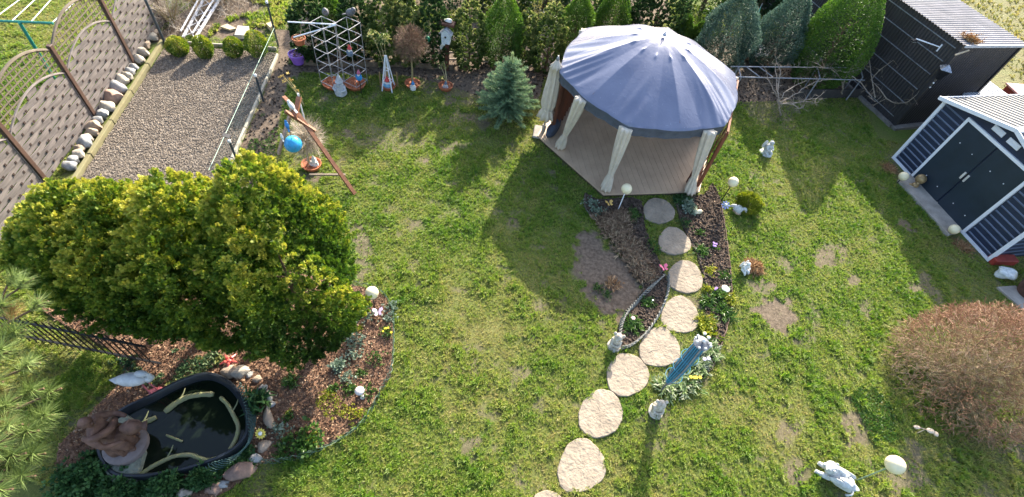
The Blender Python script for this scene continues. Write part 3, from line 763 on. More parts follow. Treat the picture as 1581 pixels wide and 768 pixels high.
# local: +x from far corner to near corner along the front, +y away from the lawn (ex rotated +90) -> check direction below
navy = mat('navy_sheet', (.020, .030, .060), rough=.38, var=.15, ns=3, bump=.08, spec=.5)
doorm = mat('anthracite_sheet', (.018, .030, .045), rough=.42, var=.2, ns=2, bump=.05, spec=.5)
white = mat('white_trim', (.72, .74, .78), rough=.45, var=.05)
roofm = mat('zinc_roof', (.15, .15, .147), rough=.55, var=.1, ns=2, metal=.0)
EH = 1.93; AH = 2.42; X = SW / 2; D = 4.2; YS = 1.0
fr = MB(); fr.add([(-X, 0, 0), (X, 0, 0), (X, 0, EH), (0, 0, AH), (-X, 0, EH), (-X, .04, 0), (X, .04, 0), (X, .04, EH), (0, .04, AH), (-X, .04, EH)], [(0, 1, 2, 3, 4), (9, 8, 7, 6, 5), (0, 5, 6, 1), (1, 6, 7, 2), (2, 7, 8, 3), (3, 8, 9, 4), (4, 9, 5, 0)]); 
DX = .98; dz0 = .04; dz1 = 1.92; dc = ((G(1422, 277) + G(1479.5, 356)) / 2 - (A + B) / 2).dot(ex)
fwall = fr.build('front_wall', navy, shed)
rb = MB()
for i in range(int(SW / .155)):
    x = -X + .1 + i * .155
    if dc - DX - .02 < x < dc + DX + .02: continue
for z in np.arange(.12, 1.9, .155):
    pass
for (xa, xb) in ((-X + .04, dc - DX - .06), (dc + DX + .06, X - .04)):
    rb = MB()
    for z in np.arange(.12, 1.9, .155): rb.add([(xa, 0, z), (xa, -.016, z + .012), (xa, -.016, z + .03), (xa, 0, z + .045), (xb, 0, z), (xb, -.016, z + .012), (xb, -.016, z + .03), (xb, 0, z + .045)], [(0, 1, 5, 4), (1, 2, 6, 5), (2, 3, 7, 6), (0, 3, 2, 1), (4, 5, 6, 7)])
    rb.build('ribbing', mat('navy_rib', (.10, .125, .18), rough=.35, var=.1), fwall)
for sx in (-1, 1):
    w_ = MB(); w_.box((sx * (X - .02), .04 + D / 2, EH / 2), (.04, D, EH)); sw_ = w_.build('side_wall', navy, shed); r2 = MB()
    for z in np.arange(.12, 1.9, .155): r2.box((sx * (X + .005), .04 + D / 2, z), (.016, D - .1, .03))
    r2.build('ribbing', mat('navy_rib', ()), sw_)
tr = MB()
tr.box((-X - .005, -.012, EH / 2), (.075, .075, EH)); tr.build('corner_trim', white, shed); tr = MB(); tr.box((X + .005, -.012, EH / 2), (.075, .075, EH)); tr.build('corner_trim', white, shed)
tr = MB(); tr.box((0, -.02, .03), (SW, .06, .055)); tr.build('sill_trim', white, shed)
tr = MB()
for x in (dc - DX, dc + DX): tr.box((x, -.022, (dz0 + dz1) / 2), (.07, .045, dz1 - dz0))
tr.box((dc, -.022, dz1 + .035), (2 * DX + .07, .045, .07)); tr.build('door_frame', white, shed)
for s in (-1, 1):
    d_ = MB(); d_.box((dc + s * DX / 2, -.018, (dz0 + dz1) / 2), (DX - .045, .03, dz1 - dz0 - .01), bev=.006); dd = d_.build('door', doorm, shed)
    b_ = MB()
    for zz in (.35, 1.45):
        for xx in (.3, .72): b_.lathe([(.014, 0), (.012, .008), (0, .01)], (dc + s * DX * xx, -.034, zz), 8, M=Matrix.Rotation(PI / 2, 3, 'X'))
    b_.build('bolt', white, dd); h = MB(); h.box((dc + s * .055, -.055, .98), (.05, .03, .20), bev=.008); h.box((dc + s * .055, -.04, 1.03), (.03, .03, .03)); h.build('handle', mat('pale_handle', (.55, .53, .48), rough=.5), dd)
for vx in (-.33, .12):
    v = MB(); v.box((vx, -.012, 2.17), (.32, .022, .13), bev=.005)
    for q in range(5): v.box((vx, -.026, 2.12 + q * .025), (.28, .006, .010))
    v.build('vent', white, shed)
for s in (-1, 1):
    L = math.hypot(X + .12, AH - EH); an = math.atan2(AH - EH, X); rp = MB(); n = 15; OX = X + .12; zE = AH - (AH - EH) * OX / X
    def rpnt(x, y, dz): return (s * x, y, AH + .03 - (AH - EH) * x / X + dz)
    m_ = 120; V = []
    prof = [(0, 0), (.07, 0), (.085, .025), (.115, .025), (.13, 0)]
    ys = []; y = -.14
    while y < D + .1:
        for (a, b) in prof: ys.append((y + a * 1.3, b))
        y += .175
    for (y, dz) in ys: V += [rpnt(0.02, y, dz), rpnt(OX, y, dz)]
    rp.add(V, [(2 * i, 2 * i + 1, 2 * i + 3, 2 * i + 2) for i in range(len(ys) - 1)]); rp.build('roof_sheet', roofm, shed)
    et = MB(); et.bar(rpnt(0, -.15, .01), rpnt(OX + .01, -.15, .01), .03, .09); et.bar(rpnt(OX + .01, -.15, -.0), rpnt(OX + .01, D + .1, -.0), .03, .06); et.build('roof_trim', white, shed)
rd = MB(); rd.box((0, D / 2 - .02, AH + .055), (.16, D + .25, .03)); rd.build('ridge_cap', white, shed)
ts = MB(); tsl = [G(1388, 284), G(1422, 275), G(1481, 356), G(1461, 364)]
ts.prism([(p.x, p.y) for p in (G(1384, 280), G(1412, 268), G(1484, 356), G(1462, 366))], -.02, .07); tag(ts.build('door_slab', concrete), 'grey concrete threshold slab in front of the navy shed doors', 'slab')
# ------------------------------------------------------------------ dark corrugated garage behind
gA = G(1378, 196); topA = Vector((10.52, 13.9)); GH = 2.66
gdir = (Vector((9.53, 16.05)) - Vector((10.5, 13.86))).normalized()          # along the long wall, away from the lawn
gfr = Vector((gdir.y, -gdir.x)); GW = 2.3; GL = 9.0
gar = T('garage', 'big black corrugated metal garage with pale corrugated roof behind the navy shed', 'garage', (gA.x, gA.y, 0), math.atan2(gfr.y, gfr.x))
gbk = mat('black_corrugated', (.035, .033, .036), rough=.42, var=.25, ns=1.5, bump=.1, spec=.45)
def corr(name, p0, p1, h0, h1, m, nrm, pitch=.10, amp=.012, zlow=0.):
    p0 = Vector(p0); p1 = Vector(p1); L = (p1 - p0).length; n = int(L / pitch) * 6; V = []
    for i in range(n + 1):
        t = i / n; p = p0.lerp(p1, t) + Vector(nrm) * amp * math.sin(2 * PI * t * L / pitch)
        V += [(p.x, p.y, zlow), (p.x, p.y, h0 + (h1 - h0) * t)]
    mb = MB(); mb.add(V, [(2 * i, 2 * i + 2, 2 * i + 3, 2 * i + 1) for i in range(n)]); return mb.build(name, m, gar, smooth='all')
GR = .12                                         # far eave a bit lower
lw = corr('long_wall', (0, 0, 0), (0, GL, 0), GH, GH, gbk, (-1, 0, 0)); corr('front_wall', (0, 0, 0), (GW, 0, 0), GH, GH - GR, gbk, (0, -1, 0)); corr('rear_wall', (0, GL, 0), (GW, GL, 0), GH, GH - GR, gbk, (0, 1, 0)); corr('far_wall', (GW, 0, 0), (GW, GL, 0), GH - GR, GH - GR, gbk, (1, 0, 0))
for z in (.25, .72, 1.2, 1.68, 2.1, 2.5):
    q = MB(); q.bar((-.022, .1 + (z % .5) * .3, z), (-.022, GL, z), .012, .022); q.build('batten', mat('galvanised_strip', (.30, .32, .36), rough=.35, metal=.5), lw)
cr = MB(); cr.box((-.01, -.01, GH / 2), (.07, .07, GH)); cr.build('corner_post', gbk, gar); cr = MB(); cr.box((GW, -.01, (GH - GR) / 2), (.07, .07, GH - GR)); cr.build('corner_post', gbk, gar)
V = []; n = int(GL / .10) * 6
for i in range(n + 1):
    y = -.08 + (GL + .2) * i / n; dz = .013 * math.sin(2 * PI * y / .10); V += [(-.08, y, GH + .03 + dz), (GW + .1, y, GH - GR + .03 + dz)]
q = MB(); q.add(V, [(2 * i, 2 * i + 1, 2 * i + 3, 2 * i + 2) for i in range(n)]); q.build('roof', mat('weathered_roof', (.17, .17, .185), rough=.6, var=.25, ns=2, col2=(.23, .22, .23)), gar, smooth='all')
q = MB(); q.bar((-.06, -.1, GH + .012), (GW + .12, -.1, GH - GR + .012), .03, .07); q.build('verge_trim', mat('pale_strip', (.45, .45, .47), rough=.5), gar)
q = MB(); q.box((-.08, GL / 2, .02), (.10, GL, .12)); q.box((GW / 2, -.10, .02), (GW + .2, .16, .12)); q.build('plinth', mat('dark_concrete', (.16, .15, .135), rough=.9, var=.3), gar)
RZg = math.atan2(gfr.y, gfr.x)
def gw_(x, y, z): v = Matrix.Rotation(RZg, 3, 'Z') @ Vector((x, y, z)); return Vector((gA.x + v.x, gA.y + v.y, v.z))
# lamp arm, feeder and dead leaves on the garage
al = T('wall_lamp', 'small floodlight on a white bracket arm on the black garage wall', 'lamp', tuple(gw_(-.03, .75, 2.3)), RZg)
q = MB(); q.tube([(0, -.3, .02), (-.42, .15, .02)], .016, 8); q.tube([(0, -.3, -.1), (0, -.3, .1)], .02, 8); q.build('arm', white, al)
q = MB(); q.box((-.42, .16, -.04), (.16, .10, .05), bev=.01); q.build('housing', blk, al); q = MB(); q.box((-.42, .16, -.068), (.13, .08, .006)); q.build('lens', mat('lamp_glass', (.6, .62, .6), rough=.2), al)
q = MB(); q.tube([tuple(Vector(p)) for p in smooth_open([(-.38, .2, -.05), (-.2, .35, -.35), (-.05, .2, -.55), (-.03, -.1, -.55)], 5)], .006, 5); q.build('cable', blk, al)
g = gw_(-.10, -.12, 2.02); lt = T('lantern', 'dark pointed lantern hanging on the garage corner with shiny top', 'lantern', tuple(g), .5)
q = MB(); q.lathe([(.19, .0), (.20, .015), (.06, .11), (.0, .14)], n=4); q.build('roof', mat('shiny_tin', (.45, .45, .46), rough=.25, metal=.8, var=.4, ns=20), lt)
q = MB(); q.lathe([(.03, -.30), (.07, -.27), (.15, -.02), (.15, 0)], n=4); q.build('body', blk, lt)
q = MB(); q.tube([(0, 0, -.3), (.0, .01, -.42), (.02, 0, -.55)], .008, 5); q.ell((.0, 0, -.42), .03, 8, 6); q.ell((.02, 0, -.56), .028, 8, 6); q.build('pendant', mat('shiny_tin', ()), lt)
DRY = leafmat('dry_leaf', [(.16, .07, .03), (.28, .15, .06), (.42, .30, .15)], rough=.8, trans=.15)
n = 260; P = np.array([gw_(.18 + .22 * abs(random.gauss(0, .6)), .03 + random.gauss(.08, .12), GH + .05 + abs(random.gauss(0, .05))) for _ in range(n)])
o = scatter('dry_leaves', t_leaves(4, 1, .2), P, rdir(n, .6), rng.uniform(.04, .08, n), rng.random(n), DRY); tag(o, 'heap of dry brown leaves caught on the garage roof corner', 'leaves')
q = MB(); a = gw_(-.02, -.16, 2.5); q.bar(tuple(gw_(-.25, -.14, 2.47)), tuple(gw_(.12, -.14, 2.58)), .03, .03); tag(q.build('wooden_stick', mat('raw_wood', (.50, .40, .27))), 'pale wooden stick fixed high on the garage corner', 'stick')
# low lean-to and red roof behind the navy shed
g = G(1512, 150, 1.0)
bx = T('tool_box', 'low navy tool store with pale ribbed lid between garage and shed', 'storage box', (g.x, g.y, 0), math.atan2(gfr.y, gfr.x))
q = MB(); q.box((.3, .3, .5), (1.5, .8, 1.0), bev=.01); q.build('body', navy, bx)
q = MB()
for i in range(14): q.box((-.42 + .11 * i, .3, 1.03), (.06, .9, .035)); 
q.box((.3, .3, 1.012), (1.6, .9, .018)); q.build('lid', mat('lid_grey', (.42, .44, .47), rough=.4), bx)
g = G(1588, 148, .9); rx = T('red_crate', 'red box with a pinkish lid cut off by the right edge', 'box', (g.x, g.y, 0), .2)
q = MB(); q.box((.2, .2, .42), (.9, .8, .84), bev=.01); q.build('body', mat('dark_red', (.20, .02, .02), rough=.5), rx); q = MB(); q.box((.2, .2, .87), (1.0, .9, .05), bev=.01); q.build('lid', mat('pink_lid', (.5, .26, .24), rough=.5), rx)
g = G(1536, 405); mb = MB(); mb.box((0, 0, .09), (.62, .22, .18), bev=.015); mb.box((0, 0, .185), (.56, .16, .01)); o = mb.build('brick_block', mat('red_paint', (.28, .035, .025), rough=.6)); place(o, (g.x + .12, g.y + .03, 0), .2); tag(o, 'red block on the ground at the near corner of the navy shed', 'block')
g = G(1545, 425); mb = MB(); mb.ell((0, 0, .10), (.26, .16, .12), 18, 10, nz=.16, seed=8); o = mb.build('plastic_bag', mat('clear_white_plastic', (.60, .64, .62), rough=.18, var=.3, ns=12, bump=.8, bs=18), smooth='all'); place(o, (g.x + .05, g.y, 0), .2); tag(o, 'crumpled whitish plastic bag lying near the brown barrel', 'bag')
g = G(1583, 455); bar = T('barrel', 'rust brown barrel pot standing on the grey slab at the right edge', 'barrel', (g.x, g.y, .05))
rust = mat('rusty_brown', (.10, .05, .035), rough=.75, var=.4)
mb = MB(); mb.lathe([(.22, 0), (.26, .1), (.29, .3), (.28, .5), (.27, .5), (.25, .3), (.22, .12), (0, .1)], n=28); mb.build('body', rust, bar, smooth=True)
mb = MB(); mb.lathe([(.262, .49), (.30, .495), (.305, .52), (.285, .535), (.262, .52), (.262, .49)], n=28); mb.build('rim', mat('rim_grey', (.25, .21, .18)), bar, smooth=True)
mb = MB(); mb.prism(slab_r, 0, .05); tag(mb.build('patio_slab', concrete), 'cracked grey paving slab under the brown barrel', 'slab')
# low dark board along the back lawn, right
def board(a, b, h, th, m, name, label, cat='board'):
    a = Vector(a); b = Vector(b); mb = MB(); mb.bar(a + ez * h / 2, b + ez * h / 2, th, h); return tag(mb.build(name, m), label, cat)
board(G(1225, 152), G(1345, 150), .3, .05, mat('dark_board', (.05, .045, .042), rough=.8), 'edging_board', 'dark low retaining board at the far right end of the lawn')

# ------------------------------------------------------------------ conifers and hedge
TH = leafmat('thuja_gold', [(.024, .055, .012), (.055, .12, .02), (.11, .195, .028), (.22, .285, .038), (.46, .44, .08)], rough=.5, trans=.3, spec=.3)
TG = leafmat('thuja_green', [(.03, .07, .016), (.07, .15, .026), (.13, .23, .036), (.21, .31, .05)], rough=.55, trans=.25)
TD = leafmat('thuja_dark', [(.02, .05, .018), (.045, .09, .03), (.08, .145, .045), (.13, .21, .065)], rough=.55, trans=.2)
TB = leafmat('juniper_blue', [(.025, .05, .035), (.06, .11, .08), (.11, .18, .135), (.19, .27, .21)], rough=.55, trans=.2)
EU = leafmat('euonymus', [(.03, .065, .015), (.08, .14, .03), (.24, .27, .08), (.50, .46, .20)], rough=.4, trans=.25, spec=.4)
FRESH = leafmat('fresh_leaf', [(.03, .07, .015), (.06, .13, .025), (.11, .20, .04)], rough=.4, trans=.3, spec=.4)
SILV = leafmat('silver_leaf', [(.10, .15, .10), (.19, .25, .18), (.32, .38, .30)], rough=.6, trans=.2)
LIME = leafmat('lime_leaf', [(.12, .17, .02), (.24, .28, .03), (.40, .36, .06)], rough=.5, trans=.3)
barkm = mat('bark', (.12, .075, .045), rough=.9, var=.4, ns=12, bump=1, bs=30, dist=.02)
def crown_pts(n, H, R, z0, prof, lumps, seed, shell=.35, lumpa=.6):
    """points through the outer part of a crown, with clumps; returns P (local), outward dir, depth"""
    t = rng.random(n); t = t[(rng.random(n) < np.array([prof(v) for v in t]) / max(prof(v) for v in np.linspace(0, 1, 30)))]
    n = len(t); a = rng.random(n) * 2 * PI; pr = np.array([prof(v) for v in t])
    la = fbm(np.cos(a) * lumps + 20 + seed, t * lumps * 1.7 + np.sin(a) * lumps, seed, 3)
    q = 1 - shell * rng.random(n) ** 1.6
    r = R * pr * (1.0 + lumpa * (la - .5)) * q
    P = np.stack([r * np.cos(a), r * np.sin(a), z0 + t * (H - z0)], -1)
    D = np.stack([np.cos(a), np.sin(a), np.full(n, .55) + .9 * (t - .3)], -1)
    return P, D, t, la, q
def conifer(name, label, g, H, R, m, n, fs=(.07, .13), z0=.15, group=None, lumps=2.2, seed=0, prof=None, bias=0., tm=None, trunk=True, lean=(0, 0), gold=.5, cat='conifer', droop=0., lumpa=.6, spray=0.):
    prof = prof or (lambda t: (math.sin(PI * min(1, (t * .92 + .1)) ** .8) ** .75) * (1 - .15 * t))
    o = T(name, label, cat, (g[0], g[1], 0), group=group)
    if spray:
        per = 30; P0, D0, t0, la0, q0 = crown_pts(int(n / per * 1.6), H, R * .93, z0, prof, lumps, seed, lumpa=lumpa, shell=.30)
        k0 = len(P0); D0 = D0 / np.linalg.norm(D0, axis=1, keepdims=True); hue = rng.normal(0, .09, k0)
        ix = np.repeat(np.arange(k0), per); kk = len(ix); s = rng.random(kk) ** .7          # along the branchlet
        W = rng.normal(size=(kk, 3)); W[:, 2] *= .6; W /= np.linalg.norm(W, axis=1, keepdims=True)
        L = spray * (.75 + .5 * rng.random(k0))[ix]
        P = P0[ix] + D0[ix] * (s * L)[:, None] + W * ((1.05 - s * .8) * L * .55 * rng.random(kk))[:, None]
        P[:, 2] = np.maximum(P[:, 2], .03)
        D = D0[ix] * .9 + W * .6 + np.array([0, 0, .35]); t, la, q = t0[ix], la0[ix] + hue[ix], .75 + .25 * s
        D[:, 2] += .25
    else:
        P, D, t, la, q = crown_pts(n, H, R, z0, prof, lumps, seed, lumpa=lumpa)
    P[:, 0] += lean[0] * t; P[:, 1] += lean[1] * t
    k = len(P); D = D + rng.normal(0, .45, (k, 3)); D[:, 2] -= droop
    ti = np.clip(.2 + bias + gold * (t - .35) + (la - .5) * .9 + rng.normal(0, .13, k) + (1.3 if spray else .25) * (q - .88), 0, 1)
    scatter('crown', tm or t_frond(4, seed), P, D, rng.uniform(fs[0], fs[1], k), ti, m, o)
    if trunk:
        tk = MB(); tk.tube([(0, 0, -.05), (.02, 0, H * .25), (lean[0] * .5, lean[1] * .5, H * .55), (lean[0] * .75, lean[1] * .75, H * .66)], [R * .085 + .01, R * .06 + .008, R * .025, .004], 8)
        rr = random.Random(seed)
        for i in range(14):
            z = H * rr.uniform(.1, .6); a = rr.uniform(0, 2 * PI); L = R * rr.uniform(.3, .45); tk.tube([(lean[0] * z / H, lean[1] * z / H, z), (lean[0] * z / H + L * .5 * math.cos(a), lean[1] * z / H + L * .5 * math.sin(a), z + L * .25), (lean[0] * z / H + L * math.cos(a), lean[1] * z / H + L * math.sin(a), z + L * .6)], [R * .02 + .004, R * .014, .004], 5)
        tk.build('trunk', barkm, o)
    return o
# five big golden thujas in the left foreground
pf = lambda t: (min(1, (t + .12) / .42) ** .6) * (1 - max(0, (t - .5) / .5) ** 2.1 * .92)
big = [((492, 545), (405, 240), .88, 'rightmost and broadest of the big golden green thujas, over the mulch bed'), ((398, 535), (285, 262), .82, 'second from the right of the big golden thujas, reaching over the plot corner'),
       ((318, 520), (200, 262), .80, 'middle one of the big golden thujas, over the pond'), ((258, 505), (118, 268), .80, 'second from the left of the big golden thujas'), ((205, 480), (78, 305), .70, 'leftmost big golden thuja against the woven fence')]
for i, (f, tp, R, lab) in enumerate(big):
    H = hgt(f, tp); g = G(*f)
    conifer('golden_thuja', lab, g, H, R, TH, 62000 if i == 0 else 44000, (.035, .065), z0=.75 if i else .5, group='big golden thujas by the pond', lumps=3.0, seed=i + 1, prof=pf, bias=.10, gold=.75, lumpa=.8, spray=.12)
# four dwarf globes at the head of the plot
for i, (f, tp, R) in enumerate([((280, 87), (275, 55), .25), ((320, 91), (317, 52), .23), ((365, 89), (358, 58), .24), ((401, 88), (394, 47), .28)]):
    H = max(.45, hgt(f, tp)); g = G(*f); lab = ['leftmost of the four dwarf thujas at the plot head', 'second dwarf thuja from the left, taller, at the plot head', 'third dwarf thuja from the left, round, at the plot head', 'rightmost and largest dwarf thuja at the plot head, by the wire mesh'][i]
    conifer('dwarf_thuja', lab, g, H, R, TH, 4600, (.028, .05), z0=.05, lumpa=.3, group='dwarf thujas at the plot head', seed=20 + i, prof=lambda t: math.sin(PI * min(.97, max(.1, t * .9 + .08))) ** .6, bias=.30)
# hedge row at the back: (foot px, top px, radius, material, name, label)
HD = [((488, 92), (473, -10), .50, TD, 'thuja', 'dark slim conifer left of the wire obelisks', 0), ((556, 88), (548, -15), .50, TD, 'thuja', 'dark conifer right behind the wire obelisks', 0),
      ((520, 70), (515, -5), .45, TG, 'thuja', 'green conifer in the gap between the two wire obelisks', 0), ((598, 96), (592, -10), .50, EU, 'euonymus', 'variegated shrub behind the white gnome obelisk', 1),
      ((632, 100), (628, 0), .38, EU, 'euonymus', 'loose variegated shrub behind the brown ball tree', 1), ((668, 100), (664, -15), .42, TD, 'thuja', 'dark conifer left of the birdhouse post', 0), ((722, 105), (722, 5), .44, EU, 'euonymus', 'broad variegated shrub right of the birdhouse post', 1),
      ((772, 100), (775, -15), .50, TG, 'thuja', 'dense green conifer behind the little spruce', 0), ((806, 100), (812, 20), .36, EU, 'euonymus', 'variegated shrub behind the spruce, right side', 1), ((840, 112), (850, 10), .46, EU, 'euonymus', 'variegated shrub behind the closed parasol', 1),
      ((880, 85), (890, -10), .46, TG, 'thuja', 'green conifer behind the left side of the gazebo roof', 0), ((936, 70), (948, -20), .50, TG, 'thuja', 'light green conifer behind the gazebo roof, left of its top', 0), ((1000, 70), (1020, -40), .85, TD, 'thuja', 'large dense conifer directly behind the gazebo roof top', 0),
      ((1042, 85), (1060, 22), .26, TG, 'thuja', 'small upright conifer right behind the gazebo roof', 0), ((1062, 90), (1082, 33), .24, TG, 'thuja', 'smallest upright conifer right behind the gazebo roof', 0),
      ((1098, 112), (1132, -25), .72, TB, 'juniper', 'big loose blue green juniper right of the gazebo', 0), ((1178, 105), (1222, -25), .62, TB, 'juniper', 'blue green conifer left of the bright green one', 0), ((1250, 128), (1318, -60), .92, TG, 'thuja', 'big bright green egg shaped conifer beside the garage', 0)]
for i, (f, tp, R, m, nm, lab, kind) in enumerate(HD):
    H = max(.6, hgt(f, tp)); g = G(*f)
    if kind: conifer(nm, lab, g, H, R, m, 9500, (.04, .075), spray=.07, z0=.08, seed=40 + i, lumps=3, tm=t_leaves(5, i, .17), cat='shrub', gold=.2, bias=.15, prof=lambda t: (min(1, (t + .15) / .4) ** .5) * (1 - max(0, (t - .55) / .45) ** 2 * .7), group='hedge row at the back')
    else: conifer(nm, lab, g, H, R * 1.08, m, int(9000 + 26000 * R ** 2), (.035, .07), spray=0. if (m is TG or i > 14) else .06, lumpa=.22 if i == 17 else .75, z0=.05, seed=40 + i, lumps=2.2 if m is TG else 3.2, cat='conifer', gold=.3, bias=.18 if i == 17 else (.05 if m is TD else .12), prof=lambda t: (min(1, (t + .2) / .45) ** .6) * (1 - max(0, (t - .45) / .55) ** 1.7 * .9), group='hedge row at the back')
# second, further green masses behind the hedge
for i, (x, H, R) in enumerate([(-6.6, 1.4, .7), (-4.6, 2.0, .9), (-2.9, 2.1, .9), (-1.6, 1.9, .8), (-.4, 2.2, .9), (.9, 2.1, .9), (2.3, 2.2, 1.), (5.2, 1.9, .9), (7.4, 1.6, .7)]):
    lab = 'background evergreen bush behind the hedge, %s' % ['behind the left obelisk', 'behind the white gnome obelisk', 'behind the birdhouse', 'right of the birdhouse', 'behind the spruce', 'behind the closed parasol', 'behind the gazebo roof', 'behind the blue green juniper', 'at the green netting'][i]
    conifer('evergreen_bush', lab, (x, 16.6 + (x + 2) * .36, 0), H, R, [TD, TG][i % 2], 4200, (.06, .12), z0=.05, seed=70 + i, lumps=2.6, cat='bush', group='bushes behind the hedge')
# small blue-green spruce on the lawn
def spruce():
    f = (780, 178); g = G(*f); H = hgt(f, (782, 84)); o = T('spruce', 'young silvery green spruce on the lawn left of the parasol', 'spruce', (g.x, g.y, 0)); rr = random.Random(5)
    P = []; D = []; Sc = []; ti = []; lb = MB()
    lb.tube([(0, 0, 0), (0, 0, H * .6), (.01, 0, H)], [.035, .02, .006], 7)
    nl = 17
    for i in range(nl):
        t = (i + .4) / nl; z = .12 + (H - .3) * t; R = .78 * (1 - t) ** .8 + .07; nbr = int(11 - 6 * t)
        for k in range(nbr):
            a = 2 * PI * (k + rr.random() * .7) / nbr + i; L = R * rr.uniform(.75, 1.12); dx, dy = math.cos(a), math.sin(a); up = .12 + .5 * t
            end = Vector((dx * L, dy * L, z + L * up)); lb.tube([(0, 0, z), tuple(end)], [.009, .004], 4, cap=False)
            st = max(2, int(L / .055))
            for s in range(st):
                u = (s + .6) / st; p = Vector((0, 0, z)).lerp(end, u)
                for sg in (-1, 0, 1):
                    if sg == 0 and u < .8: continue
                    d = Vector((dx - sg * dy * 1.0, dy + sg * dx * 1.0, up + rr.uniform(-.1, .3))); P.append(p); D.append(d); Sc.append((.12 if sg else .14) * rr.uniform(.7, 1.1) * (1.1 - .35 * u)); ti.append(.25 + .5 * u + rr.uniform(-.15, .2))
    for s in range(9):
        P.append(Vector((0, 0, H - .28 + s * .035))); D.append(Vector((rr.uniform(-.2, .2), rr.uniform(-.2, .2), 1))); Sc.append(.10); ti.append(.95)
    for a in range(5): P.append(Vector((0, 0, H - .3))); D.append(Vector((math.cos(a * 1.26), math.sin(a * 1.26), .8))); Sc.append(.19); ti.append(.95)
    lb.build('trunk', barkm, o)
    scatter('crown', t_needles(34, 3, .055, .95, .8), np.array([tuple(p) for p in P]), np.array([tuple(p) for p in D]), np.array(Sc) * .75, np.array(ti), leafmat('spruce_needle', [(.04, .09, .05), (.10, .18, .10), (.21, .32, .18), (.36, .44, .22)], trans=.15), o)
spruce()
g = G(1150, 318); conifer('dwarf_thuja', 'small yellow green bush on the lawn right of the globe lamp', G(1150, 322), .42, .30, LIME, 5200, (.03, .055), z0=.0, seed=99, prof=lambda t: math.sin(PI * min(.97, max(.12, t * .85 + .12))) ** .6, bias=-.1, cat='bush', trunk=True)

# ------------------------------------------------------------------ bare round shrub in the right foreground
def bare_shrub():
    f = (1440, 655); g = G(*f); o = T('bare_shrub', 'large leafless round shrub with reddish brown twigs in the right foreground', 'shrub', (g.x + .74, g.y + .98, 0)); rr = random.Random(9)
    R, H = 1.42, 2.12; limb = MB(); ends = []
    for i in range(26):
        a = 2 * PI * i / 26 + rr.uniform(-.2, .2); e = rr.uniform(.1, 1.25); d = Vector((math.cos(a) * math.cos(e), math.sin(a) * math.cos(e), math.sin(e)))
        p0 = Vector((rr.uniform(-.12, .12), rr.uniform(-.12, .12), .0)); L = rr.uniform(.5, .75); q = [p0]
        for s in range(5):
            q.append(p0 + Vector((d.x * R, d.y * R, d.z * H + .06)) * L * (s + 1) / 5 + Vector((rr.gauss(0, .03), rr.gauss(0, .03), rr.gauss(0, .03))))
        limb.tube(q, [.022, .018, .015, .012, .009, .006], 5)
        for s in (2, 3, 4, 5): ends += [(q[s], d)] * 3
    limb.build('branches', mat('shrub_bark', (.26, .19, .12), rough=.85, var=.3, ns=10), o)
    n = 3600; E = [ends[rr.randrange(len(ends))] for _ in range(n)]
    D = rdir(n, .25); P = np.array([tuple(e[0]) for e in E]) + rng.normal(0, .12, (n, 3)); P[:, 2] = np.abs(P[:, 2])
    scatter('twigs', t_twig(4, 3, .016), P, D + np.array([tuple(e[1]) for e in E]) * .7, rng.uniform(.15, .3, n), rng.random(n), leafmat('twig_tan', [(.17, .13, .06), (.33, .26, .13), (.5, .43, .25)], trans=0, rough=.8), o)
    n = 7500; a = rng.random(n) * 2 * PI; u = rng.random(n); el = np.arcsin(u ** .8); la = fbm(np.cos(a) * 3 + 9, np.sin(a) * 3 + el * 3, 8)
    q = (.84 + .15 * rng.random(n)) * (.96 + .08 * la)
    D = np.stack([np.cos(a) * np.cos(el), np.sin(a) * np.cos(el), np.sin(el)], -1); P = D * np.array([R, R, H]) * q[:, None] * .93; P[:, 2] += .05
    scatter('outer_twigs', t_twig(7, 4, .038, .2), P, D * .6 + rdir(n, .2) * .55, rng.uniform(.06, .14, n), np.clip(la + rng.normal(0, .2, n), 0, 1), leafmat('twig_red', [(.15, .07, .045), (.30, .165, .10), (.52, .37, .25)], trans=0, rough=.8), o)
bare_shrub()

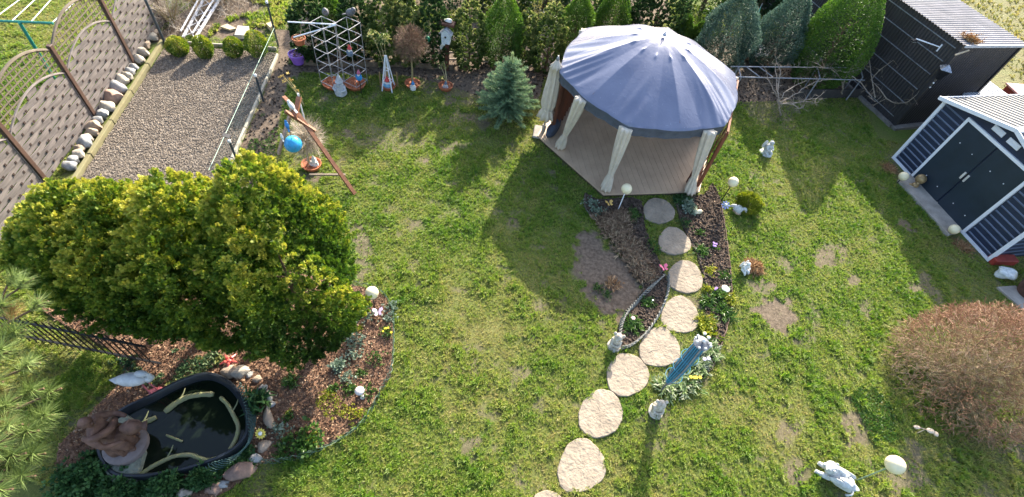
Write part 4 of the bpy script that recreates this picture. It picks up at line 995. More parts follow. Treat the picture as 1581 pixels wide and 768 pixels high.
# ------------------------------------------------------------------ pine reaching in at the left, close to the window
def pine():
    o = T('pine_tree', 'tall pine whose long needled branches reach in at the left edge', 'pine', (-4.3, -.6, 0)); rr = random.Random(2)
    def ray(px, py, d): v = (ROT @ Vector((px - CX, py - CY, FPX))).normalized(); return Vector((0, 0, CAMH)) + v * d
    base = Vector((-4.3, -.6, 0)); tk = MB(); tk.tube([(0, 0, 0), (0, 0, 2.5), (.03, 0, 4.6), (0, .05, 6.4)], [.13, .11, .07, .015], 10); tk.build('trunk', barkm, o)
    tips = [(52, 430, 3.9), (18, 470, 3.9), (75, 465, 3.8), (-15, 500, 3.7), (20, 540, 3.4), (62, 560, 3.5), (68, 600, 3.3), (-10, 600, 3.2), (28, 625, 3.2), (60, 665, 3.1), (10, 690, 3.0), (40, 700, 3.0), (-20, 740, 3.0), (20, 755, 2.9), (55, 735, 3.), (85, 640, 3.3), (95, 600, 3.5), (-40, 560, 3.4), (-40, 660, 3.1), (5, 590, 3.3), (40, 510, 3.6), (35, 655, 3.1), (0, 650, 3.1), (70, 700, 3.05)]
    br = MB(); P = []; D = []; Sc = []; ti = []
    for (px, py, d) in tips:
        tip = ray(px, py, d) - base; root = Vector((0, 0, max(2., min(6.2, tip.z - .35 - rr.uniform(0, .3))))); mid = root.lerp(tip, .55) + Vector((rr.gauss(0, .05), rr.gauss(0, .05), -.08))
        q = smooth_open([root, mid, tip], 6); br.tube(q, [.022 - .017 * i / (len(q) - 1) for i in range(len(q))], 6)
        d_ = (tip - mid).normalized(); P.append(tip - d_ * .10); D.append(d_ + Vector((0, 0, .5))); Sc.append(.10 * rr.uniform(.9, 1.15)); ti.append(rr.uniform(.45, 1))
        for s in range(3, len(q) - 1):
            if rr.random() < .75:
                sd = Vector((rr.uniform(-1, 1), rr.uniform(-1, 1), rr.uniform(0, .7))).normalized(); e = q[s] + sd * rr.uniform(.06, .16); br.tube([q[s], e], [.006, .004], 4); P.append(e - sd * .06); D.append(sd + d_ * .8); Sc.append(.095 * rr.uniform(.8, 1.1)); ti.append(rr.random() * .8)
        cb = tip
    br.build('branches', barkm, o)
    m = leafmat('pine_needle', [(.30, .18, .07), (.19, .17, .06), (.08, .12, .035), (.15, .21, .06), (.27, .34, .13)], trans=.2, rough=.45)
    scatter('needles', t_needles(150, 8, .017, 1.05, .85), np.array([tuple(p) for p in P]), np.array([tuple(p) for p in D]), np.array(Sc), np.array(ti), m, o)
pine()
# ------------------------------------------------------------------ pond
PC = Vector((sum(p[0] for p in pond_poly) / len(pond_poly), sum(p[1] for p in pond_poly) / len(pond_poly)))
pond = T('garden_pond', 'black moulded garden pond with dark water under the brown statue', 'pond', (PC.x, PC.y, 0))
liner = mat('pond_liner', (.012, .016, .022), rough=.35, spec=.5, var=.3)
def offs(poly, d, c):
    out = []; n = len(poly)
    for i in range(n):
        a, b = Vector(poly[i - 1]), Vector(poly[(i + 1) % n]); t = (b - a).normalized(); out.append((poly[i][0] - c.x + t.y * d, poly[i][1] - c.y - t.x * d))
    return out
sgn = 1 if sum(pond_poly[i][0] * pond_poly[(i + 1) % len(pond_poly)][1] - pond_poly[(i + 1) % len(pond_poly)][0] * pond_poly[i][1] for i in range(len(pond_poly))) > 0 else -1
rings = [(.02, .0), (.018, .17), (.0, .20), (-.03, .20), (-.045, .18), (-.09, .05)]
V = []; n = len(pond_poly)
for d, z in rings: V += [(x, y, z) for x, y in offs(pond_poly, d * sgn, PC)]
lm = MB(); lm.add(V, [(r * n + k, r * n + (k + 1) % n, (r + 1) * n + (k + 1) % n, (r + 1) * n + k) for r in range(len(rings) - 1) for k in range(n)]); lm.build('liner', liner, pond, smooth=True)
wm, t_, b_ = _new('pond_water'); _set(b_, Roughness=.04, Specular_IOR_Level=.25); b_.inputs['Base Color'].default_value = (.006, .010, .006, 1)
nn = t_.nodes.new('ShaderNodeTexNoise'); nn.inputs['Scale'].default_value = 3; bb = t_.nodes.new('ShaderNodeBump'); bb.inputs['Strength'].default_value = .06; t_.links.new(nn.outputs['Fac'], bb.inputs['Height']); t_.links.new(bb.outputs[0], b_.inputs['Normal'])
wt = MB(); wt.prism(offs(pond_poly, -.08 * sgn, PC), .055, .075); wt.build('water', wm, pond)
def zg(px, py, z=.0): return tuple(G(px, py, z))
def crisscross(cx, cy, s, k): return (180 + cx / 3.368, 540 + cy / 3.368)
Z4 = lambda x, y: (180 + x / 3.368, 540 + y / 3.368)
peel = mat('mossy_branch', (.36, .33, .19), rough=.85, var=.35, ns=14, col2=(.22, .24, .10), bump=.6)
brs = [([(250, 325), (300, 285), (360, 250), (430, 235), (505, 232)], .045, 'longest pale branch arching along the far rim of the pond'), ([(100, 408), (150, 378), (205, 352)], .042, 'pale branch piece by the flat rock in the pond'),
       ([(540, 248), (580, 290), (612, 350), (632, 400), (622, 460), (588, 520)], .032, 'curved pale branch along the right rim of the pond'), ([(120, 655), (170, 618), (230, 585), (300, 555), (380, 548), (430, 565), (480, 577), (535, 558)], .034, 'wavy pale branch along the near side of the pond'), ([(258, 445), (300, 462), (342, 478)], .018, 'short thin stick floating in the middle of the pond')]
for pts, r, lab in brs:
    q = smooth_open([zg(*Z4(*p), .09) for p in pts], 5); mb = MB(); rr = random.Random(len(pts)); c = q[0].copy()
    mb.tube([p - c for p in q], [r * rr.uniform(.85, 1.1) * (.7 if i in (0, len(q) - 1) else 1) for i in range(len(q))], 8)
    if r > .03:
        k = len(q) // 3; mb.tube([q[k] - c, q[k] - c + Vector((.03, .12, .05)), q[k] - c + Vector((.02, .2, .06))], [.012, .010, .006], 5)
    o = mb.build('branch', peel, smooth=True); o.location = c; tag(o, lab, 'branch', 'branches floating in the pond')
# flat rock, drum stone and the brown statue
frk = [(x, y) for x, y, _ in [zg(*p) for p in [(186, 655), (202, 646), (219, 658), (224, 684), (230, 702), (222, 730), (212, 750), (188, 756), (172, 734), (166, 700), (172, 670)]]]
cx_, cy_ = sum(p[0] for p in frk) / len(frk), sum(p[1] for p in frk) / len(frk)
mb = MB(); m_ = len(frk); V = []
for q, z in ((1, 0), (1.04, .11), (.99, .165), (.6, .185), (.2, .19)): V += [((x - cx_) * q, (y - cy_) * q, z + .008 * math.sin(9 * x + 7 * y * q)) for x, y in frk]
mb.add(V, [(r * m_ + k, r * m_ + (k + 1) % m_, (r + 1) * m_ + (k + 1) % m_, (r + 1) * m_ + k) for r in range(4) for k in range(m_)] + [tuple(range(4 * m_, 5 * m_))])
lich = mat('lichen_rock', (.15, .16, .13), rough=.9, var=.4, ns=7, bump=.8, bs=25, col2=(.24, .26, .20), dist=.02); o = mb.build('flat_rock', lich); o.location = (cx_, cy_, 0); tag(o, 'flat lichen grey rock overhanging the left end of the pond', 'rock')
g = G(199, 690, .19)
def statue():
    o = T('statue', 'brown seated stone woman tilting a jug over the pond', 'statue', (g.x, g.y, .19), R_(20))
    st = mat('statue_brown', (.105, .052, .036), rough=.7, var=.4, ns=9, bump=.5, bs=40, col2=(.185, .10, .07)); 
    mb = MB(); mb.lathe([(.20, 0), (.225, .02), (.23, .09), (.20, .115), (0, .12)], n=24); mb.build('plinth', mat('plinth_grey', (.15, .12, .115), rough=.8), o, smooth=True)
    J = dict(pel=(0, 0, .34), ab=(-.01, .0, .46), ch=(-.03, 0, .60), nk=(-.035, 0, .70), hd=(-.03, .0, .79), ht=(-.03, 0, .86), sl=(-.05, .12, .645), sr=(-.05, -.12, .645), el=(.06, .19, .53), er=(.04, -.2, .54), wl=(.19, .13, .53), wr=(.18, -.12, .46), ll=(.02, .07, .33), lr=(.02, -.07, .33), kl=(.13, .08, .24), kr=(.12, -.09, .27), fl=(.07, .07, .14), fr=(.06, -.08, .14), tl=(.16, .08, .12), tr=(.15, -.09, .12))
    names = list(J); E = [('pel', 'ab'), ('ab', 'ch'), ('ch', 'nk'), ('nk', 'hd'), ('hd', 'ht'), ('ch', 'sl'), ('ch', 'sr'), ('sl', 'el'), ('sr', 'er'), ('el', 'wl'), ('er', 'wr'), ('pel', 'll'), ('pel', 'lr'), ('ll', 'kl'), ('lr', 'kr'), ('kl', 'fl'), ('kr', 'fr'), ('fl', 'tl'), ('fr', 'tr')]
    rad = dict(pel=.115, ab=.085, ch=.095, nk=.032, hd=.052, ht=.04, sl=.052, sr=.052, el=.034, er=.034, wl=.024, wr=.024, ll=.085, lr=.085, kl=.06, kr=.06, fl=.04, fr=.04, tl=.028, tr=.028)
    me = bpy.data.meshes.new('body'); me.from_pydata([J[k] for k in names], [(names.index(a), names.index(b)) for a, b in E], []); me.materials.append(st)
    b = bpy.data.objects.new('body', me); C.objects.link(b); b.parent = o
    md = b.modifiers.new('skin', 'SKIN'); sk = me.skin_vertices[0].data
    for i, k in enumerate(names): sk[i].radius = (rad[k], rad[k])
    sk[0].use_root = True; md.use_smooth_shade = True; sb = b.modifiers.new('sub', 'SUBSURF'); sb.levels = sb.render_levels = 2
    mb = MB(); mb.lathe([(.10, .10), (.15, .10), (.15, .2), (.14, .32), (.12, .42), (.09, .44)], n=36, sx=1.0, sy=1.0, fn=lambda a, z: 1 + .13 * math.sin(9 * a + 6 * z) + .05 * math.sin(17 * a - 9 * z)); mb.build('skirt', st, o, smooth='all')
    mb = MB(); mb.ell((-.045, 0, .79), (.062, .06, .07), 14, 9, nz=.08); mb.ell((-.10, 0, .76), (.035, .035, .035)); mb.tube([(-.09, .0, .76), (-.13, .02, .66), (-.12, .03, .56)], [.03, .03, .012], 8); mb.build('hair', st, o, smooth=True)
    mb = MB(); mb.ell((.035, 0, .785), (.012, .008, .014)); mb.ell((.028, .024, .80), (.01, .012, .007)); mb.ell((.028, -.024, .80), (.01, .012, .007)); mb.ell((.028, 0, .757), (.01, .018, .006)); mb.build('face', st, o, smooth=True)
    jm = (Vector((1, .1, -.35))).to_track_quat('Z', 'Y').to_matrix(); mb = MB()
    mb.lathe([(.03, 0), (.07, .05), (.085, .11), (.06, .17), (.04, .20), (.06, .24), (.052, .24), (.032, .20), (.03, .12), (0, .06)], (.15, 0, .53), 18, M=jm)
    mb.tube([(.22, .0, .57), (.25, .06, .58), (.32, .06, .52), (.33, .02, .50)], .011, 6); mb.build('jug', st, o, smooth=True)
    return o
s_ = statue(); _sh = MB(); _sh.tube(smooth_open([Vector(p) for p in ((-.12, -.10, .62), (0, -.13, .66), (.08, -.02, .58), (.06, .12, .5), (-.04, .16, .40), (-.1, .12, .25))], 5), [.03, .034, .036, .036, .034, .034, .036, .038, .04, .04, .04, .04, .04, .04, .038, .036, .034, .034, .032, .03, .03, .028, .026, .024, .022, .02], 8); _sh.build('shawl', MATS['statue_brown'], s_, smooth='all'); s_.scale = (1.25, 1.25, 1.35)
# stones round the pond
prk = [((355, 576), .16, 3, 'tan boulder left of the pair at the far pond corner'), ((371, 577), .17, 0, 'large cream boulder at the far pond corner'), ((386, 580), .07, 1, 'small round stone right of the corner boulders'), ((398, 587), .09, 3, 'tan stone, second after the corner boulders'), ((406, 602), .09, 1, 'white grey stone, third after the corner boulders'),
       ((416, 614), .10, 0, 'squarish cream stone above the long upright one'), ((421, 626), .07, 1, 'little grey stone touching the long one'), ((416, 649), .15, 3, 'long upright tan stone beside the pond'), ((409, 690), .12, 3, 'flat stone under the yellow daisy ornament'), ((395, 710), .11, 1, 'pale grey stone at the end of the green wire edging'), ((372, 731), .20, 3, 'large brown flat boulder below the pond'), ((345, 749), .09, 1, 'blue grey stone left of the large flat boulder'), ((330, 755), .13, 2, 'reddish stone at the bottom edge below the pond'), ((287, 765), .13, 0, 'round cream stone cut by the bottom edge'), ((258, 766), .12, 3, 'tan stone at the bottom edge, leftmost')]
for i, (p, r, k, lab) in enumerate(prk):
    g = G(*p); rx, ry = (r, r * .85)
    if 'long upright' in lab: rx, ry = r * .6, r * 1.5
    if 'large brown' in lab: rx, ry = r * 1.25, r * .75
    rock('boulder', (g.x, g.y, .02), (rx, ry, r * .65), STON[k] if 'brown' not in lab and 'reddish' not in lab else mat('boulder_brown', (.20, .13, .10), rough=.85, var=.3, ns=9, bump=.5, bs=40, dist=.02), lab, 'boulder', 60 + i, rz=.3 + (i % 3) * .2, group='stones around the pond')
# wading bird and red ornament
g = G(243, 610); bd_ = T('bird_ornament', 'white wading bird garden ornament on pink legs beside the pond', 'ornament', (g.x, g.y, 0), R_(10)); hb = .60
pal = mat('bird_white', (.52, .52, .50), rough=.6, var=.2); pink = mat('pink_paint', (.50, .14, .16), rough=.5)
mb = MB(); mb.ell((-.12, 0, hb), (.24, .11, .10), 18, 12, M=Matrix.Rotation(-.12, 3, 'Y')); mb.lathe([(.05, 0), (.075, .08), (.0, .22)], (-.24, 0, hb - .01), 10, M=Vector((-1, 0, -.1)).to_track_quat('Z', 'Y').to_matrix(), sy=.5)
mb.tube(smooth_open([(.12, 0, hb + .02), (.2, 0, hb + .1), (.17, .0, hb + .2), (.08, 0, hb + .2)], 4), [.06, .055, .05, .045, .042, .04, .038, .035, .033, .03, .03, .03, .03], 8); mb.ell((.10, 0, hb + .21), (.10, .055, .05), 12, 8); mb.build('body', pal, bd_, smooth='all')
mb = MB(); mb.lathe([(.02, 0), (.0, .12)], (.17, 0, hb + .19), 8, M=Vector((.8, .2, -.5)).to_track_quat('Z', 'Y').to_matrix()); mb.build('beak', mat('beak_brown', (.2, .1, .06)), bd_)
for s in (-1, 1): mb = MB(); mb.tube([(.02, s * .05, hb - .06), (.0, s * .05, hb * .5), (.03, s * .05, .1)], .012, 6); mb.build('leg', pink, bd_)
mb = MB(); mb.ell((.04, 0, .06), (.13, .10, .08), 14, 8, nz=.12, seed=3); mb.build('base', pink, bd_, smooth=True)
g = G(357, 562); mb = MB()
for a in range(5): mb.tube([(0, 0, .05), (.07 * math.cos(a * 1.25), .07 * math.sin(a * 1.25), .13), (.15 * math.cos(a * 1.25), .15 * math.sin(a * 1.25), .10)], [.03, .026, .008], 7)
mb.ell((0, 0, .08), (.06, .05, .06)); o = mb.build('red_ornament', mat('coral_glaze', (.50, .09, .07), rough=.35), smooth=True); o.location = (g.x, g.y, 0); tag(o, 'small coral red ornament with curled arms behind the pond boulders', 'ornament')
def daisy(px, m1, m2, label, r=.09, z=.12, petals=12, name='flower_ornament'):
    g = G(*px); o = T(name, label, 'ornament', (g.x, g.y, 0)); M = Vector((0, -.6, .8)).to_track_quat('Z', 'Y').to_matrix()
    mb = MB()
    for a in range(petals):
        an = 2 * PI * a / petals; e = Vector((math.cos(an), math.sin(an), 0)); s = Vector((-e.y, e.x, 0)) * r * .2
        mb.add([Vector((0, 0, z)) + M @ v for v in (e * r * .2, e * r * .7 + s, e * r, e * r * .7 - s, e * r * .6 + Vector((0, 0, .008)))], [(0, 1, 4), (1, 2, 4), (2, 3, 4), (3, 0, 4), (3, 2, 1, 0)])
    mb.build('petals', m1, o); mb = MB(); mb.ell((0, 0, z + .01), (r * .35, r * .35, r * .3)); mb.build('centre', m2, o, smooth=True)
    mb = MB(); mb.tube([(0, 0, 0), (0, 0, z)], .006, 5); mb.build('stake', mat('stake_grey', (.25, .25, .25)), o); return o
yel = mat('yellow_paint', (.65, .50, .08), rough=.5); wh = mat('white_glaze', (.66, .66, .63), rough=.4, var=.12, ns=12)
daisy((408, 677), yel, wh, 'yellow petalled daisy ornament with white centre on a pond stone', z=.22)

# ------------------------------------------------------------------ globe lamps
GR_ = .13
glob = mat('opal_globe', (.78, .68, .44), rough=.35, var=.04, spec=.5)
def globe(foot, top, label, r, m=blk, dy=0):
    r = .12 if r < .11 else .14
    g = G(*foot); H = hgt(foot, top); o = T('globe_lamp', label, 'lamp', (g.x, g.y, 0), group='opal globe garden lamps')
    mb = MB(); mb.ell((0, 0, H), r, 24, 14); mb.build('globe', glob, o, smooth='all')
    mb = MB(); mb.tube([(0, 0, 0), (0, 0, H - r * .9)], .012 if r > .05 else .008, 8); mb.lathe([(.03, H - r * 1.08), (.036, H - r * .85)], n=10); mb.build('stem', m, o)
globe((579, 478), (577, 452), 'globe lamp at the upper corner of the mulch bed under the thujas', .10)
globe((954, 325), (963, 290), 'globe lamp on a white stem in front of the gazebo deck', .088, white)
globe((1112, 313), (1133, 282), 'globe lamp on a black stem beside the yellow green bush', .088)
globe((1385, 283), (1394, 271), 'globe lamp next to the golden ball ornament at the shed door', .085)
globe((1464, 362), (1471, 352), 'globe lamp at the near end of the shed door slab', .085)
globe((1322, 742), (1380, 712), 'largest looking globe lamp in the right foreground, behind the white lion like statue'.replace(' like', ''), .115, mat('green_stem', (.20, .28, .17)))

# ------------------------------------------------------------------ gnomes and figures
def gnome(foot, H, label, hat, body, skirt=None, rz=-PI / 2, beard=None, name='garden_gnome', group=None):
    g = G(*foot) if not isinstance(foot, Vector) else foot
    o = T(name, label, 'gnome', (g.x, g.y, g.z), rz, group=group); s = H / .5; face = mat('face_paint', (.50, .30, .22)) if skirt is None else skirt
    mb = MB(); mb.lathe([(.10 * s, 0), (.125 * s, .03 * s), (.12 * s, .10 * s), (.10 * s, .18 * s), (.075 * s, .245 * s), (.04 * s, .26 * s)], n=18, fn=lambda a, z: 1 + .04 * math.sin(3 * a)); 
    mb.ell((.05 * s, .05 * s, .02 * s), (.06 * s, .035 * s, .03 * s)); mb.ell((.05 * s, -.05 * s, .02 * s), (.06 * s, .035 * s, .03 * s)); mb.build('body', body, o, smooth=True)
    for q in (-1, 1): mb = MB(); mb.tube([(0, q * .085 * s, .22 * s), (.05 * s, q * .12 * s, .15 * s), (.10 * s, q * .05 * s, .13 * s)], [.034 * s, .032 * s, .026 * s], 8); mb.build('arm', body, o, smooth=True)
    mb = MB(); mb.ell((.005, 0, .285 * s), (.062 * s, .062 * s, .058 * s)); mb.ell((.07 * s, 0, .285 * s), (.018 * s, .018 * s, .016 * s)); mb.build('head', face, o, smooth=True)
    mb = MB(); mb.lathe([(.0, .10 * s), (.035 * s, .15 * s), (.06 * s, .23 * s), (.055 * s, .27 * s), (.03 * s, .275 * s)], (.035 * s, 0, 0), 14, fn=lambda a, z: 1 + .08 * math.sin(6 * a)); mb.build('beard', beard or wh, o, smooth=True)
    mb = MB(); mb.lathe([(.08 * s, .30 * s), (.085 * s, .315 * s), (.06 * s, .36 * s), (.032 * s, .43 * s), (.0, .50 * s)], n=16); mb.build('hat', hat, o, smooth=True)
    return o
grey = mat('grey_cast', (.42, .44, .46), rough=.8, var=.25, ns=14, bump=.4); red = mat('red_hat', (.50, .05, .05), rough=.4); blue = mat('blue_paint', (.03, .22, .50), rough=.4); sky_b = mat('light_blue_paint', (.20, .42, .60), rough=.4)
terra = mat('terracotta', (.36, .12, .055), rough=.8, var=.25); slate = mat('slate_blue', (.12, .16, .22), rough=.6)
gnome((527, 146), .62, 'big all grey stone gnome in front of the wire obelisks', grey, grey, grey, beard=grey)
gnome((599, 137), .40, 'gnome in blue standing inside the white obelisk', red, sky_b)
gnome((638, 139), .30, 'gnome with bright blue hat at the foot of the brown ball tree', blue, wh)
gnome((688, 138), .28, 'gnome with slate grey hat at the foot of the birdhouse post', slate, grey)
o = gnome(G(541, 113), .30, 'gnome with red hat sitting high in the right wire obelisk', red, slate); o.location = G(541, 86, 1.05)
o = gnome(G(555, 118), .30, 'gnome in blue on a stake in front of the right wire obelisk', mat('rose_hat', (.45, .12, .2)), blue); o.location = G(555, 123, .42)
mb = MB(); mb.tube([(0, 0, -.42), (0, 0, .02)], .011, 6); st_ = mb.build('stake', blk, o)
# planted ring pots
def ringpot(px, r, label, m=terra):
    g = G(*px); o = T('terracotta_dish', label, 'planter', (g.x, g.y, 0)); mb = MB(); mb.lathe([(r * .8, 0), (r, .1), (r * 1.02, .11), (r * .92, .11), (r * .8, .07), (0, .07)], n=22); mb.build('dish', m, o, smooth=True)
    n = 50; P = np.stack([rng.normal(0, r * .5, n), rng.normal(0, r * .5, n), np.full(n, .09)], -1); k = np.hypot(P[:, 0], P[:, 1]) < r * .85; P = P[k]
    scatter('bark_chips', t_leaf(.4, .1), P, rdir(len(P), .2), rng.uniform(.03, .07, len(P)), rng.random(len(P)), CHIP2, o)
CHIP2 = leafmat('red_chip', [(.22, .07, .03), (.36, .14, .07), (.5, .28, .17)], trans=0)
ringpot((515, 133), .27, 'terracotta dish at the base of the left wire obelisk'); ringpot((549, 134), .27, 'terracotta dish at the base of the right wire obelisk')
ringpot((600, 136), .20, 'terracotta dish under the white gnome obelisk'); ringpot((637, 133), .21, 'terracotta dish round the trunk of the brown ball tree'); ringpot((688, 137), .20, 'terracotta dish below the birdhouse post'); ringpot((482, 258), .22, 'dish of red chips at the foot of the twisted bare bush')
# ------------------------------------------------------------------ wire obelisks
wire = mat('galvanised_wire', (.34, .34, .35), rough=.4, metal=.3)
def obelisk(foot, H, label):
    g = G(*foot); o = T('wire_obelisk', label, 'plant support', (g.x, g.y, 0)); s = .30
    cs = [Vector((s * math.cos(a), s * math.sin(a), 0)) for a in (.42, .42 + PI / 2, .42 + PI, .42 + 1.5 * PI)]
    for c in cs: mb = MB(); mb.tube([c, c + Vector((0, 0, H))], .0075, 6); mb.build('upright', wire, o)
    for k in range(6):
        z = H * (.07 + .93 * k / 5.02); mb = MB()
        for i in range(4): mb.tube([cs[i] + ez * z, cs[(i + 1) % 4] + ez * z], .009, 6)
        mb.build('ring', wire, o)
    return g
H1 = 1.72
ga = obelisk((515, 131), H1, 'tall square wire plant support, left one of the pair behind the grey gnome'); gb = obelisk((550, 131), H1, 'tall square wire plant support, right one of the pair behind the grey gnome')
def bird(loc, L, m, label, rz=0., belly=None, cat='bird ornament'):
    o = T('bird_figure', label, cat, loc, rz); s = L
    mb = MB(); M = Matrix.Rotation(-.55, 3, 'Y'); mb.ell((0, 0, .26 * s), (.36 * s, .19 * s, .20 * s), 16, 11, M=M); mb.ell((.25 * s, 0, .50 * s), (.135 * s, .12 * s, .13 * s), 12, 9); mb.tube([(.15 * s, 0, .36 * s), (.23 * s, 0, .48 * s)], [.15 * s, .12 * s], 10); mb.build('body', m, o, smooth=True)
    mb = MB(); mb.lathe([(.04 * s, 0), (.0, .13 * s)], (.36 * s, 0, .49 * s), 8, M=Vector((1, 0, -.25)).to_track_quat('Z', 'Y').to_matrix()); mb.build('beak', mat('beak_dark', (.08, .06, .05)), o)
    mb = MB(); mb.bar((-.22 * s, 0, .12 * s), (-.6 * s, 0, -.06 * s), .16 * s, .04 * s); mb.build('tail', m, o)
    for q in (-1, 1): mb = MB(); mb.tube([(.03 * s, q * .07 * s, .12 * s), (.05 * s, q * .07 * s, 0)], .022 * s, 6); mb.build('leg', mat('beak_dark', ()), o)
    return o
dove = mat('pigeon_grey', (.10, .105, .12), rough=.55, var=.3, ns=18)
bird((ga.x, ga.y + .28, H1 + .01), .42, dove, 'grey pigeon figure on top of the left wire obelisk', -1.2); bird((gb.x + .0, gb.y + .28, H1 + .01), .44, dove, 'grey pigeon figure on top of the right wire obelisk', -.4)
# drying arms
mast = G(523, 128); ra = T('rod_frame', 'white metal rods reaching out over the hanging pots left of the obelisks', 'rods', (mast.x, mast.y, 0))
p0 = G(519, 38, H1 + .02) - mast; p1 = G(444, 34, 1.8) - mast; p2 = G(453, 58, 1.5) - mast
mb = MB(); mb.tube([p0, p1], .016, 8); mb.build('rod', white, ra); mb = MB(); mb.tube([p0 - ez * .01, p2], .016, 8); mb.build('rod', white, ra); mb = MB(); mb.tube([(0.0, 0, 0), (p0.x, p0.y, p0.z + .03)], .011, 8); mb.build('mast', wire, ra)
def pot(loc, r, h, m, label, plants=True, hang=None, name='flower_pot'):
    o = T(name, label, 'plant pot', loc); mb = MB(); mb.lathe([(r * .68, 0), (r * .95, h * .8), (r * 1.06, h * .82), (r * 1.06, h), (r * .95, h), (r * .9, h * .85), (0, h * .84)], n=24); mb.build('bowl', m, o, smooth=True)
    n = 60; P = np.stack([rng.normal(0, r * .45, n), rng.normal(0, r * .45, n), np.full(n, h * .9)], -1); P = P[np.hypot(P[:, 0], P[:, 1]) < r * .85]; scatter('dry_stems', t_leaves(4, 2, .12), P, rdir(len(P), .8), rng.uniform(.04, .1, len(P)), rng.random(len(P)), DRY, o)
    if hang:
        mb = MB()
        for a in (0, 2.1, 4.2): mb.tube([(r * math.cos(a), r * math.sin(a), h), (hang[0] * .8, hang[1] * .8, hang[2])], .005, 4)
        mb.build('hanger', mat('brown_cord', (.3, .2, .12)), o)
tp = G(463, 68, 1.0); ar = mast + p2
pot(tuple(tp), .16, .17, terra, 'terracotta pot hanging from the white rod', hang=(ar.x - tp.x, ar.y - tp.y, ar.z - tp.z), name='hanging_pot')
tp = G(461, 97, .05); pot(tuple(tp), .21, .28, mat('purple_plastic', (.27, .12, .52), rough=.4, var=.08), 'purple plastic pot on the soil below the hanging terracotta pot')
# white obelisk holding the gnome
g = G(600, 138); o = T('white_obelisk', 'slim white wooden obelisk around the gnome in blue', 'plant support', (g.x, g.y, 0)); Hh = hgt((600, 138), (598, 86))
for k in range(4):
    a = PI / 4 + k * PI / 2; mb = MB(); mb.bar((.19 * math.cos(a), .19 * math.sin(a), 0), (.02 * math.cos(a), .02 * math.sin(a), Hh), .025, .025); mb.build('leg', white, o)
for z in (.25, .6):
    mb = MB(); r = .19 * (1 - z / Hh) + .01
    for k in range(4):
        a = PI / 4 + k * PI / 2; mb.bar((r * math.cos(a), r * math.sin(a), z), (r * math.cos(a + PI / 2), r * math.sin(a + PI / 2), z), .016, .016)
    mb.build('crosspiece', white, o)
for px, lab in (((588, 134), 'left brown stake beside the white obelisk'), ((614, 134), 'right brown stake beside the white obelisk')):
    g = G(*px); mb = MB(); mb.lathe([(.022, 0), (.022, .42), (.012, .45)], n=8); q = mb.build('stake', mat('stake_brown', (.22, .15, .07))); q.location = g; tag(q, lab, 'stake')
# brown ball tree
g = G(637, 134); o = T('ball_tree', 'small bare standard tree with round purplish brown twig crown', 'tree', (g.x, g.y, 0)); mb = MB(); mb.tube([(0, 0, 0), (.01, 0, .5), (0, 0, 1.1)], [.03, .025, .02], 8); mb.build('trunk', mat('pale_bark', (.26, .21, .10), rough=.9), o)
n = 1400; D = rdir(n, .15); D /= np.linalg.norm(D, axis=1, keepdims=True); P = D * .36 * (rng.random((n, 1)) ** .5) * np.array([1, 1, 1.15]) + np.array([0, 0, 1.25])
scatter('crown', t_twig(9, 3, .02), P, D + rdir(n) * .25, rng.uniform(.09, .17, n), rng.random(n), leafmat('twig_brown', [(.10, .05, .035), (.19, .11, .07), (.30, .20, .13)], trans=0), o)
# birdhouse
g = G(690, 108); H = hgt((690, 108), (692, 62)); Ht = hgt((690, 108), (692, 34)); o = T('birdhouse', 'white birdhouse on a brown post with a brown top board', 'birdhouse', (g.x, g.y, 0), R_(-3))
pb = mat('post_redbrown', (.10, .04, .025), rough=.7); mb = MB(); mb.box((0, 0, Ht / 2 - .05), (.10, .09, Ht - .1)); mb.build('post', pb, o); mb = MB(); mb.box((-.01, -.02, Ht - .03), (.44, .24, .07), bev=.01); mb.build('board', pb, o)
zb = H - .02; mb = MB(); mb.prism([(-.11, 0), (.11, 0), (.13, .28), (0, .40), (-.13, .28)], -.08, .06, M=Matrix.Translation((0, -.12, zb)) @ Matrix.Rotation(PI / 2, 4, 'X')); mb.build('box', mat('pale_blue_white', (.60, .66, .70), rough=.6), o)
for s in (-1, 1): mb = MB(); mb.bar((0, -.12, zb + .425), (s * .18, -.12, zb + .28), .02, .20); 
mb = MB(); mb.bar((.0, -.125, zb + .42), (.17, -.125, zb + .27), .18, .016); mb.bar((.0, -.125, zb + .42), (-.17, -.125, zb + .27), .18, .016); mb.build('roof', mat('house_roof', (.42, .44, .46)), o)
mb = MB(); mb.lathe([(.028, 0), (.028, .006)], (0, -.20, zb + .2), 12, M=Matrix.Rotation(PI / 2, 3, 'X')); mb.build('hole', blk, o)
mb = MB(); mb.ell((-.1, -.16, zb - .06), (.05, .04, .07)); mb.ell((-.13, -.17, zb - .14), (.04, .03, .05)); mb.ell((-.05, -.17, zb - .03), (.04, .04, .03)); mb.build('figurine', wh, o, smooth=True)
mb = MB(); mb.ell((0, 0, .035), (.11, .06, .05), 12, 8, nz=.1); mb.ell((.06, -.01, .06), (.035, .035, .035)); q = mb.build('white_figure', wh, smooth=True); q.location = (g.x + .02, g.y, Ht + .0); tag(q, 'small white lying figure on the birdhouse top board', 'ornament')

